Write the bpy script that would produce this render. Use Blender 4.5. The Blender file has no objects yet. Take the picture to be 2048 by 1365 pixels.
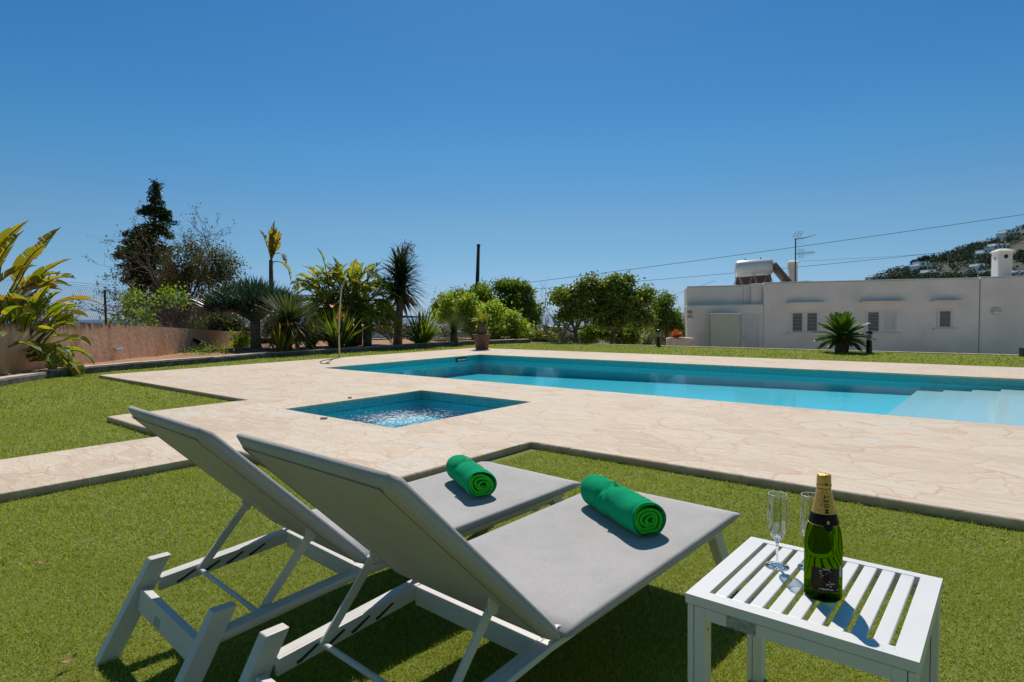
import bpy, bmesh, math, random
import numpy as np
from mathutils import Vector, Matrix
random.seed(7); RNG=np.random.default_rng(11)
C=bpy.context.scene.collection
R=math.radians
# ------------------------------------------------------------------ camera model (measured from the pool's and table's right angles)
F,PI_,RO,HC=1215.6,0.043984,-0.012211,1.17
TH=-0.69876                                   # direction of the pool's long side
def ray(px,py):
    x=(px-1024)/F; y=-(py-682.5)/F
    c,s=math.cos(RO),math.sin(RO); x,y=c*x-s*y,s*x+c*y
    c,s=math.cos(PI_),math.sin(PI_)
    return Vector((x,c+s*y,-s+c*y))
def gz(px,py,z=0.0):                          # point of the plane of height z
    r=ray(px,py); t=(z-HC)/r.z; return Vector((r.x*t,r.y*t,z))
def at(px,py,Y):                              # point at distance Y in front
    r=ray(px,py); t=Y/r.y; return Vector((r.x*t,Y,HC+r.z*t))
SA=Vector((math.cos(TH),math.sin(TH),0)); SB=Vector((-SA.y,SA.x,0))
def stw(s,t,z=0): return SA*s+SB*t+Vector((0,0,z))
SITE=Matrix.Rotation(TH,4,'Z')
# ------------------------------------------------------------------ materials
MATS={}
def nt(name):
    m=bpy.data.materials.new(name); m.use_nodes=True; t=m.node_tree; t.nodes.clear()
    o=t.nodes.new('ShaderNodeOutputMaterial'); MATS[name]=m
    def N(ty,**k):
        n=t.nodes.new(ty)
        for a,b in k.items():
            if a.startswith('i_'):
                key=a[2:]; key=int(key) if key.isdigit() else key.replace('_',' ')
                n.inputs[key].default_value=b
            else: setattr(n,a,b)
        return n
    L=lambda a,b: t.links.new(a,b)
    return m,N,L,o
def c4(c): return (c[0],c[1],c[2],1)
def mixc(N,L,fac,a,b,mode='MIX'):
    n=N('ShaderNodeMix',data_type='RGBA',blend_type=mode)
    for sock,v in ((n.inputs[0],fac),(n.inputs[6],a),(n.inputs[7],b)):
        if hasattr(v,'is_output'): L(v,sock)
        elif isinstance(v,(int,float)): sock.default_value=v
        else: sock.default_value=c4(v)
    return n.outputs[2]
def ramp(N,L,fac,stops):
    r=N('ShaderNodeValToRGB'); e=r.color_ramp.elements
    while len(e)<len(stops): e.new(0.5)
    for i,(p,c) in enumerate(stops):
        e[i].position=p; e[i].color=c4(c) if hasattr(c,'__len__') else (c,c,c,1)
    L(fac,r.inputs[0]); return r.outputs[0]
def simple(name,c1,c2=None,rough=.6,scale=8,metal=0,bump=0,bscale=60,spec=.5,coat=0,detail=5):
    m,N,L,o=nt(name); p=N('ShaderNodeBsdfPrincipled',i_Roughness=rough,i_Metallic=metal)
    p.inputs['Specular IOR Level'].default_value=spec; p.inputs['Coat Weight'].default_value=coat
    tc=N('ShaderNodeTexCoord')
    if c2 is None: c2=tuple(x*.82 for x in c1)
    n=N('ShaderNodeTexNoise',i_Scale=scale,i_Detail=detail,i_Roughness=.6); L(tc.outputs['Object'],n.inputs['Vector'])
    f=ramp(N,L,n.outputs[0],[(.35,0),(.65,1)])
    L(mixc(N,L,f,c1,c2),p.inputs['Base Color'])
    if bump:
        n2=N('ShaderNodeTexNoise',i_Scale=bscale,i_Detail=6); L(tc.outputs['Object'],n2.inputs['Vector'])
        b=N('ShaderNodeBump',i_Strength=bump,i_Distance=.01); L(n2.outputs[0],b.inputs['Height']); L(b.outputs[0],p.inputs['Normal'])
    L(p.outputs[0],o.inputs[0]); return m
def leafmat(name,c1,c2,tr=.45,rough=.5,c3=None,scale=None,tgain=1.3,spec=.3):
    m,N,L,o=nt(name); g=N('ShaderNodeNewGeometry')
    st=[(0,c1),(1,c2)] if c3 is None else [(0,c1),(.7,c2),(1,c3)]
    col=ramp(N,L,g.outputs['Random Per Island'],st)
    if scale:
        tc=N('ShaderNodeTexCoord'); n=N('ShaderNodeTexNoise',i_Scale=scale,i_Detail=3); L(tc.outputs['Object'],n.inputs['Vector'])
        f=ramp(N,L,n.outputs[0],[(.4,0),(.62,1)]); dk=mixc(N,L,.8,col,tuple(x*.55 for x in c1)); col=mixc(N,L,f,col,dk)
    p=N('ShaderNodeBsdfPrincipled',i_Roughness=rough); p.inputs['Specular IOR Level'].default_value=spec; L(col,p.inputs['Base Color'])
    t=N('ShaderNodeBsdfTranslucent'); tc2=mixc(N,L,1.0,col,(1.25*tgain,1.25*tgain,.45*tgain),'MULTIPLY'); L(tc2,t.inputs[0])
    x=N('ShaderNodeMixShader',i_0=tr); L(p.outputs[0],x.inputs[1]); L(t.outputs[0],x.inputs[2]); L(x.outputs[0],o.inputs[0]); return m

def deck_mat():
    m,N,L,o=nt('crazy_paving'); tc=N('ShaderNodeTexCoord')
    nz=N('ShaderNodeTexNoise',i_Scale=1.6,i_Detail=3); L(tc.outputs['Object'],nz.inputs['Vector'])
    sub=N('ShaderNodeVectorMath',operation='SUBTRACT'); L(nz.outputs['Color'],sub.inputs[0]); sub.inputs[1].default_value=(.5,.5,.5)
    sc=N('ShaderNodeVectorMath',operation='SCALE',i_Scale=.6); L(sub.outputs[0],sc.inputs[0])
    ad=N('ShaderNodeVectorMath',operation='ADD'); L(tc.outputs['Object'],ad.inputs[0]); L(sc.outputs[0],ad.inputs[1])
    mp=N('ShaderNodeMapping'); mp.inputs['Scale'].default_value=(2.1,3.3,.001); mp.inputs['Rotation'].default_value=(0,0,.6); L(ad.outputs[0],mp.inputs[0])
    v1=N('ShaderNodeTexVoronoi',feature='DISTANCE_TO_EDGE',i_Scale=1.0); v2=N('ShaderNodeTexVoronoi',i_Scale=1.0)
    for v in (v1,v2): L(mp.outputs[0],v.inputs['Vector'])
    joint=ramp(N,L,v1.outputs['Distance'],[(.0,1),(.010,.9),(.034,0)])
    # stone tone: per-stone + streaky veins
    hs=N('ShaderNodeSeparateColor'); L(v2.outputs['Color'],hs.inputs[0])
    stone=ramp(N,L,hs.outputs[0],[(0,(.54,.40,.28)),(.3,(.65,.51,.37)),(.7,(.70,.57,.42)),(1,(.64,.585,.49))])
    rot=N('ShaderNodeMapping'); rot.inputs['Scale'].default_value=(1.1,6.5,1); L(tc.outputs['Object'],rot.inputs[0])
    cr=N('ShaderNodeVectorMath',operation='MULTIPLY_ADD'); L(v2.outputs['Color'],cr.inputs[0]); cr.inputs[1].default_value=(9,9,9); L(rot.outputs[0],cr.inputs[2])
    n2=N('ShaderNodeTexNoise',i_Scale=1.7,i_Detail=7,i_Roughness=.62); L(cr.outputs[0],n2.inputs['Vector'])
    n2.inputs['Distortion'].default_value=1.2
    vein=ramp(N,L,n2.outputs[0],[(.38,0),(.62,1)])
    vein2=ramp(N,L,n2.outputs[0],[(.50,0),(.54,1),(.58,0)])
    c=mixc(N,L,vein,stone,(.70,.59,.45)); c=mixc(N,L,.0,c,c)
    vm=N('ShaderNodeMath',operation='MULTIPLY',i_1=.6); L(vein2,vm.inputs[0]); c=mixc(N,L,vm.outputs[0],c,(.52,.33,.2))
    n3=N('ShaderNodeTexNoise',i_Scale=55,i_Detail=4); L(tc.outputs['Object'],n3.inputs['Vector'])
    c=mixc(N,L,.35,c,mixc(N,L,n3.outputs[0],(.55,.55,.55),(1.35,1.35,1.35)),'MULTIPLY')
    big=N('ShaderNodeTexNoise',i_Scale=.6,i_Detail=4); L(tc.outputs['Object'],big.inputs['Vector'])
    c=mixc(N,L,ramp(N,L,big.outputs[0],[(.35,.22),(.7,0)]),c,(.45,.35,.27))
    jn=N('ShaderNodeTexNoise',i_Scale=3,i_Detail=3); L(tc.outputs['Object'],jn.inputs['Vector'])
    jf=N('ShaderNodeMath',operation='MULTIPLY'); L(joint,jf.inputs[0]); L(ramp(N,L,jn.outputs[0],[(.36,.1),(.64,.95)]),jf.inputs[1])
    c=mixc(N,L,jf.outputs[0],c,(.56,.37,.23))
    # grime on the edge of the slab
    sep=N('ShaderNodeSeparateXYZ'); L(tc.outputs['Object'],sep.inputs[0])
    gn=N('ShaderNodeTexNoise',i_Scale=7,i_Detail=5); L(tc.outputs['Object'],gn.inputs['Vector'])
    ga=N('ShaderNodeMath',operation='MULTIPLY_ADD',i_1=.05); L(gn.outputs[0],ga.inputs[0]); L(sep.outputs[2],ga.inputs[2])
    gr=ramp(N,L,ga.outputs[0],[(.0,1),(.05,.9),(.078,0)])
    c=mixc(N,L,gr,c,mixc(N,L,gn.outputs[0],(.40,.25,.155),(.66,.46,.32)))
    p=N('ShaderNodeBsdfPrincipled',i_Roughness=.75); p.inputs['Specular IOR Level'].default_value=.3; L(c,p.inputs['Base Color'])
    h=N('ShaderNodeMath',operation='MULTIPLY_ADD',i_1=-.8); L(joint,h.inputs[0]); L(n2.outputs[0],h.inputs[2])
    b=N('ShaderNodeBump',i_Strength=.35,i_Distance=.008); L(h.outputs[0],b.inputs['Height']); L(b.outputs[0],p.inputs['Normal'])
    L(p.outputs[0],o.inputs[0]); return m
def tile_mat(name,a,b_,gr,size=.032,walls=True):
    m,N,L,o=nt(name); tc=N('ShaderNodeTexCoord'); sep=N('ShaderNodeSeparateXYZ'); L(tc.outputs['Object'],sep.inputs[0])
    cb=N('ShaderNodeCombineXYZ')
    if walls:
        s=N('ShaderNodeMath',operation='ADD'); L(sep.outputs[0],s.inputs[0]); L(sep.outputs[1],s.inputs[1]); L(s.outputs[0],cb.inputs[0]); L(sep.outputs[2],cb.inputs[1])
    else: L(sep.outputs[0],cb.inputs[0]); L(sep.outputs[1],cb.inputs[1])
    br=N('ShaderNodeTexBrick',offset=0.0,squash=1.0); br.inputs['Color1'].default_value=c4(a); br.inputs['Color2'].default_value=c4(b_); br.inputs['Mortar'].default_value=c4(gr)
    br.inputs['Scale'].default_value=1/size; br.inputs['Mortar Size'].default_value=.06; br.inputs['Brick Width'].default_value=1; br.inputs['Row Height'].default_value=1; br.inputs['Mortar Smooth'].default_value=.1
    L(cb.outputs[0],br.inputs['Vector'])
    p=N('ShaderNodeBsdfPrincipled',i_Roughness=.25); L(br.outputs['Color'],p.inputs['Base Color']); L(p.outputs[0],o.inputs[0]); return m
def schlick(N,L,lw,f0,amp=.50,pw_=5.0):
    pw=N('ShaderNodeMath',operation='POWER',i_1=pw_); L(lw.outputs['Facing'],pw.inputs[0]); mm=N('ShaderNodeMath',operation='MULTIPLY_ADD',i_1=amp-f0,i_2=f0); L(pw.outputs[0],mm.inputs[0]); return mm.outputs[0]
def water_mat(name,bscale,bstr,col,dens,foam_glints=None,dist=.02):
    m,N,L,o=nt(name); tc=N('ShaderNodeTexCoord')
    n=N('ShaderNodeTexNoise',i_Scale=bscale,i_Detail=4,i_Roughness=.55); L(tc.outputs['Object'],n.inputs['Vector'])
    b=N('ShaderNodeBump',i_Strength=bstr,i_Distance=dist); L(n.outputs[0],b.inputs['Height'])
    lw=N('ShaderNodeLayerWeight'); L(b.outputs[0],lw.inputs['Normal']); fr=schlick(N,L,lw,.02)
    tr=N('ShaderNodeBsdfTransparent'); tr.inputs[0].default_value=(1,1,1,1)
    gl=N('ShaderNodeBsdfGlossy',i_Roughness=.02); L(b.outputs[0],gl.inputs['Normal'])
    x=N('ShaderNodeMixShader'); L(fr,x.inputs[0]); L(tr.outputs[0],x.inputs[1]); L(gl.outputs[0],x.inputs[2]); out=x.outputs[0]
    if foam_glints:
        cx,cy,r=foam_glints
        mp=N('ShaderNodeVectorMath',operation='DISTANCE'); L(tc.outputs['Object'],mp.inputs[0]); mp.inputs[1].default_value=(cx,cy,-.08)
        fall=N('ShaderNodeMapRange'); L(mp.outputs['Value'],fall.inputs[0]); fall.inputs[1].default_value=r; fall.inputs[2].default_value=r*.2; fall.inputs[3].default_value=0; fall.inputs[4].default_value=.185
        fn=N('ShaderNodeTexNoise',i_Scale=20,i_Detail=8,i_Roughness=.7); fn.inputs['Distortion'].default_value=1.5; L(tc.outputs['Object'],fn.inputs['Vector'])
        ad=N('ShaderNodeMath',operation='ADD'); L(fn.outputs[0],ad.inputs[0]); L(fall.outputs[0],ad.inputs[1])
        fm=ramp(N,L,ad.outputs[0],[(.64,0),(.74,.8)])  # pale dots: foam plus sun sparkle painted into the colour
        df=N('ShaderNodeBsdfDiffuse'); df.inputs[0].default_value=(.75,.85,.88,1)
        x2=N('ShaderNodeMixShader'); L(fm,x2.inputs[0]); L(out,x2.inputs[1]); L(df.outputs[0],x2.inputs[2]); out=x2.outputs[0]
    L(out,o.inputs[0])
    va=N('ShaderNodeVolumeAbsorption',i_Density=dens); va.inputs[0].default_value=c4(col); L(va.outputs[0],o.inputs['Volume'])
    return m
def grassmat():
    m,N,L,o=nt('grass_blade'); g=N('ShaderNodeNewGeometry'); tc=N('ShaderNodeTexCoord')
    col=ramp(N,L,g.outputs['Random Per Island'],[(0,(.26,.31,.018)),(.4,(.37,.43,.03)),(.8,(.47,.51,.05)),(1,(.64,.62,.14))])
    n=N('ShaderNodeTexNoise',i_Scale=.9,i_Detail=6,i_Roughness=.65); L(tc.outputs['Object'],n.inputs['Vector'])
    col=mixc(N,L,ramp(N,L,n.outputs[0],[(.38,0),(.68,.5)]),col,(.29,.35,.025))
    p=N('ShaderNodeBsdfPrincipled',i_Roughness=.5); p.inputs['Specular IOR Level'].default_value=.25; L(col,p.inputs['Base Color'])
    t=N('ShaderNodeBsdfTranslucent'); L(col,t.inputs[0]); x=N('ShaderNodeMixShader',i_0=.5)
    L(p.outputs[0],x.inputs[1]); L(t.outputs[0],x.inputs[2]); L(x.outputs[0],o.inputs[0]); return m

M=dict(
 deck=deck_mat(), grass=grassmat(),
 lawn=simple('lawn_base',(.15,.18,.02),(.19,.22,.03),rough=.9,scale=40,bump=.8,bscale=220),
 tile=tile_mat('pool_mosaic_band',(.02,.34,.36),(.04,.43,.44),(.12,.48,.49)),
 jtile=tile_mat('spa_mosaic_band',(.07,.36,.40),(.13,.45,.47),(.24,.50,.52),size=.05),
 floor=tile_mat('pool_floor_tile',(.20,.76,.84),(.26,.82,.90),(.22,.78,.86),size=.032,walls=False),
 jfloor=tile_mat('spa_floor_tile',(.05,.58,.68),(.07,.64,.74),(.06,.60,.70),size=.04,walls=False),
 lining=tile_mat('pool_lining_tile',(.08,.68,.71),(.12,.74,.77),(.10,.68,.72),size=.032),
 step=tile_mat('step_tile',(.55,.74,.74),(.62,.8,.8),(.5,.7,.7),size=.032,walls=False),
 water=water_mat('pool_water',6,.10,(.04,.82,.90),.42),
 spawater=water_mat('spa_water',24,.6,(.04,.68,.80),.9,foam_glints=(-5.7,4.7,1.05),dist=.016),
 sea=simple('sea',(.012,.05,.09),(.02,.07,.12),rough=.35,scale=.02),
 white=simple('white_powder_coat',(.77,.755,.715),(.73,.715,.68),rough=.38,scale=5,bump=.04,bscale=300),
 frame=simple('white_frame_paint',(.68,.655,.61),(.60,.58,.54),rough=.45,scale=4,bump=.05,bscale=200),
 steel=simple('brushed_steel',(.6,.6,.58),rough=.35,metal=1,scale=30),
 dark=simple('dark_slot',(.03,.03,.028),rough=.8),
 plate=simple('worn_plate',(.22,.23,.22),(.45,.46,.44),rough=.4,scale=90),
 render=simple('house_render',(.80,.75,.71),(.68,.64,.60),rough=.9,scale=.9,bump=.25,bscale=25),
 cap=simple('parapet_cap',(.8,.76,.7),(.72,.66,.58),rough=.85,scale=3),
 shutter=simple('shutter_paint',(.66,.68,.68),(.6,.62,.63),rough=.5,scale=2),
 cabinet=simple('cabinet_paint',(.46,.50,.42),(.43,.47,.39),rough=.6,scale=2),
 glassdark=simple('window_dark',(.03,.035,.05),(.06,.05,.05),rough=.12,scale=3),
 stone=simple('kerb_stone',(.20,.18,.145),(.08,.07,.055),rough=.9,scale=6,bump=.6,bscale=25),
 kerbtop=simple('pale_coping',(.66,.56,.46),(.5,.4,.31),rough=.9,scale=5,bump=.3,bscale=30),
 terra=simple('terracotta_pot',(.16,.072,.05),(.11,.05,.035),rough=.6,scale=6),
 bark=simple('bark',(.17,.12,.085),(.07,.05,.035),rough=.95,scale=14,bump=1,bscale=30),
 barkgrey=simple('smooth_grey_bark',(.30,.23,.19),(.17,.12,.1),rough=.9,scale=9,bump=.6,bscale=24),
 wood=simple('weathered_pole',(.07,.055,.045),(.035,.03,.025),rough=.95,scale=10),
 black=simple('black_paint',(.012,.013,.015),rough=.3),
 wire=simple('wire_rubber',(.05,.05,.055),rough=.6),
 galv=simple('galvanised_wire',(.30,.31,.32),rough=.5,metal=.6),
 tank=simple('tank_paint',(.70,.72,.72),(.62,.65,.66),rough=.3,scale=2),
 collector=simple('collector_back',(.14,.09,.06),(.08,.06,.05),rough=.7,scale=4),
 orange=leafmat('orange_petal',(.8,.2,.01),(.85,.35,.02),tr=.3),
 soil=simple('red_soil',(.46,.24,.13),(.30,.16,.09),rough=1,scale=3,bump=1,bscale=12,detail=9),
 land=simple('dry_land',(.16,.14,.08),(.06,.08,.04),rough=1,scale=.02,detail=9),
 hill=simple('hill_scrub',(.045,.06,.042),(.10,.095,.07),rough=1,scale=.03,detail=9),
 villa=simple('villa_white',(.9,.9,.9),(.84,.84,.84),rough=.8,scale=.05),
 foil=simple('gold_foil',(.85,.50,.14),(.66,.36,.08),rough=.33,metal=.45,scale=120,bump=.5,bscale=160),
 label=simple('dark_label',(.035,.02,.016),(.015,.011,.01),rough=.75,scale=80,spec=.15),
 ink=simple('black_ink',(.008,.007,.007),rough=.6,spec=.2),
 silver=simple('torn_label_paper',(.55,.54,.5),(.2,.18,.15),rough=.6,scale=300),
 dryleaf=simple('dry_leaf',(.42,.2,.12),(.3,.13,.08),rough=.7,scale=40),
 pebble=simple('pebble',(.6,.52,.42),rough=.8),
)
def wallmat():
    m,N,L,o=nt('terracotta_render'); tc=N('ShaderNodeTexCoord')
    mp=N('ShaderNodeMapping'); mp.inputs['Scale'].default_value=(2.2,2.2,.7); L(tc.outputs['Object'],mp.inputs[0])
    n=N('ShaderNodeTexNoise',i_Scale=2.2,i_Detail=9,i_Roughness=.65); L(mp.outputs[0],n.inputs['Vector'])
    col=ramp(N,L,n.outputs[0],[(.3,(.60,.34,.20)),(.5,(.78,.48,.30)),(.7,(.86,.60,.41))])
    sep=N('ShaderNodeSeparateXYZ'); L(tc.outputs['Object'],sep.inputs[0])
    gn=N('ShaderNodeTexNoise',i_Scale=5,i_Detail=6); L(mp.outputs[0],gn.inputs['Vector'])
    # dirt streaks running down from the top, z' is measured from the coping
    sm=N('ShaderNodeMath',operation='MULTIPLY_ADD',i_1=.6); L(gn.outputs[0],sm.inputs[0]); L(sep.outputs[2],sm.inputs[2])
    d=ramp(N,L,sm.outputs[0],[(.12,0),(.3,.85)])
    col=mixc(N,L,d,col,(.13,.075,.045))
    p=N('ShaderNodeBsdfPrincipled',i_Roughness=.95); L(col,p.inputs['Base Color'])
    b=N('ShaderNodeBump',i_Strength=.5,i_Distance=.02); n3=N('ShaderNodeTexNoise',i_Scale=9,i_Detail=8); L(tc.outputs['Object'],n3.inputs['Vector']); L(n3.outputs[0],b.inputs['Height']); L(b.outputs[0],p.inputs['Normal'])
    L(p.outputs[0],o.inputs[0]); return m
M['wall']=wallmat()
def fabricmat():
    m,N,L,o=nt('woven_sling'); tc=N('ShaderNodeTexCoord')
    n=N('ShaderNodeTexNoise',i_Scale=6,i_Detail=6,i_Roughness=.7); L(tc.outputs['Object'],n.inputs['Vector'])
    col=ramp(N,L,n.outputs[0],[(.3,(.48,.455,.43)),(.6,(.54,.51,.485)),(.75,(.53,.475,.42))])
    n2=N('ShaderNodeTexNoise',i_Scale=330,i_Detail=2); L(tc.outputs['Object'],n2.inputs['Vector'])
    col=mixc(N,L,.5,col,mixc(N,L,ramp(N,L,n2.outputs[0],[(.35,0),(.65,1)]),(.78,.78,.78),(1.22,1.22,1.22)),'MULTIPLY')
    vo=N('ShaderNodeTexVoronoi',i_Scale=4.2); L(tc.outputs['Object'],vo.inputs['Vector'])
    vn=N('ShaderNodeTexNoise',i_Scale=60,i_Detail=2); L(tc.outputs['Object'],vn.inputs['Vector'])
    va=N('ShaderNodeMath',operation='MULTIPLY_ADD',i_1=.03); L(vn.outputs[0],va.inputs[0]); L(vo.outputs['Distance'],va.inputs[2])
    col=mixc(N,L,ramp(N,L,va.outputs[0],[(.030,.6),(.040,0)]),col,(.2,.19,.18))
    p=N('ShaderNodeBsdfPrincipled',i_Roughness=.85); p.inputs['Specular IOR Level'].default_value=.2; L(col,p.inputs['Base Color'])
    wv=N('ShaderNodeTexWave',i_Scale=150); L(tc.outputs['Object'],wv.inputs['Vector']); wv.bands_direction='Y'
    wx=N('ShaderNodeTexWave',i_Scale=150); L(tc.outputs['Object'],wx.inputs['Vector']); wx.bands_direction='X'
    ml=N('ShaderNodeMath',operation='MULTIPLY'); L(wv.outputs[0],ml.inputs[0]); L(wx.outputs[0],ml.inputs[1])
    b=N('ShaderNodeBump',i_Strength=.5,i_Distance=.002); L(ml.outputs[0],b.inputs['Height']); L(b.outputs[0],p.inputs['Normal'])
    t=N('ShaderNodeBsdfTranslucent'); t.inputs[0].default_value=(.5,.5,.42,1); x=N('ShaderNodeMixShader',i_0=.06)
    L(p.outputs[0],x.inputs[1]); L(t.outputs[0],x.inputs[2]); L(x.outputs[0],o.inputs[0]); return m
M['fabric']=fabricmat()
def towelmat(name,c):
    m,N,L,o=nt(name); tc=N('ShaderNodeTexCoord')
    n2=N('ShaderNodeTexNoise',i_Scale=260,i_Detail=3); L(tc.outputs['Object'],n2.inputs['Vector'])
    n1=N('ShaderNodeTexNoise',i_Scale=25,i_Detail=4); L(tc.outputs['Object'],n1.inputs['Vector'])
    col=mixc(N,L,n2.outputs[0],tuple(x*.6 for x in c),tuple(x*1.4 for x in c)); col=mixc(N,L,.4,col,mixc(N,L,n1.outputs[0],(.5,.5,.5),(1.5,1.5,1.5)),'MULTIPLY')
    p=N('ShaderNodeBsdfPrincipled',i_Roughness=.95); L(col,p.inputs['Base Color']); p.inputs['Specular IOR Level'].default_value=.1
    p.inputs['Sheen Weight'].default_value=.25; p.inputs['Sheen Roughness'].default_value=.4; p.inputs['Sheen Tint'].default_value=c4(c)
    b=N('ShaderNodeBump',i_Strength=.9,i_Distance=.003); L(n2.outputs[0],b.inputs['Height']); L(b.outputs[0],p.inputs['Normal']); L(p.outputs[0],o.inputs[0]); return m
M['towel']=towelmat('towel_terry',(.0,.30,.13)); M['towelin']=towelmat('towel_inner_terry',(.03,.50,.03)); M['thread']=simple('yellow_thread',(.55,.68,.12),rough=.7)
def glassmat(name,col,ior=1.45,thin=0.0,rough=0.0):
    m,N,L,o=nt(name)
    if thin:
        fr=schlick(N,L,N('ShaderNodeLayerWeight'),.10,1.0,2.9); t=N('ShaderNodeBsdfTransparent'); t.inputs[0].default_value=c4(col); g=N('ShaderNodeBsdfGlossy',i_Roughness=.0)
        x=N('ShaderNodeMixShader'); L(fr,x.inputs[0]); L(t.outputs[0],x.inputs[1]); L(g.outputs[0],x.inputs[2]); L(x.outputs[0],o.inputs[0])
    else:
        g=N('ShaderNodeBsdfGlass',i_IOR=ior,i_Roughness=rough); g.inputs[0].default_value=c4(col); L(g.outputs[0],o.inputs[0])
    return m
M['flute']=glassmat('clear_glass',(.93,.95,.95),1.5,thin=1); M['stemglass']=glassmat('solid_clear_glass',(1,1,1),1.5)
M['bottle']=glassmat('green_bottle_glass',(.19,.31,.006),1.38); M['lampglass']=glassmat('lamp_glass',(.8,.82,.82),1.5,thin=1)
M['frost']=simple('frosted_diffuser',(.7,.7,.68),rough=.3)
LF=dict(
 strel=leafmat('giant_bird_leaf',(.13,.19,.02),(.26,.30,.03),c3=(.48,.33,.03),tr=.5),
 strelold=leafmat('yellowed_bird_leaf',(.15,.17,.02),(.36,.28,.03),c3=(.30,.18,.05),tr=.5),
 regina=leafmat('bird_shrub_leaf',(.06,.11,.02),(.15,.20,.03),c3=(.42,.34,.04),tr=.35),
 dragon=leafmat('dragon_tree_blade',(.025,.055,.03),(.055,.10,.045),tr=.15,spec=.6,rough=.35),
 grey=leafmat('grey_green_blade',(.07,.10,.04),(.15,.17,.085),tr=.25),
 yucca=leafmat('yucca_blade',(.02,.045,.022),(.045,.085,.035),c3=(.10,.09,.04),tr=.15,spec=.6,rough=.35),
 cycad=leafmat('cycad_leaflet',(.05,.11,.012),(.10,.19,.02),tr=.3,spec=.5,rough=.35),
 cycyel=leafmat('yellow_cycad_leaflet',(.22,.24,.03),(.35,.32,.04),tr=.35),
 citrus=leafmat('citrus_leaf',(.06,.11,.018),(.16,.21,.03),c3=(.42,.42,.08),tr=.42,spec=.6,rough=.4),
 lemon=leafmat('light_green_leaf',(.20,.29,.04),(.36,.42,.09),tr=.55),
 carob=leafmat('mid_green_leaf',(.09,.15,.025),(.20,.27,.05),tr=.48),
 conifer=leafmat('cypress_scale_leaf',(.015,.04,.014),(.04,.075,.02),tr=.15),
 olive=leafmat('olive_brown_leaf',(.07,.075,.02),(.13,.12,.035),tr=.3),
 fig=leafmat('fresh_fig_leaf',(.12,.21,.018),(.26,.36,.035),tr=.5),
 scrub=leafmat('scrub_leaf',(.05,.07,.03),(.14,.14,.07),tr=.3),
 far=leafmat('far_pine_foliage',(.040,.062,.052),(.070,.095,.068),tr=.15,spec=.05),
 dry=leafmat('dry_stalk',(.2,.12,.08),(.28,.17,.11),tr=.1),
 succ=leafmat('orange_succulent',(.5,.13,.04),(.6,.2,.06),tr=.2),
)
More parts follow.
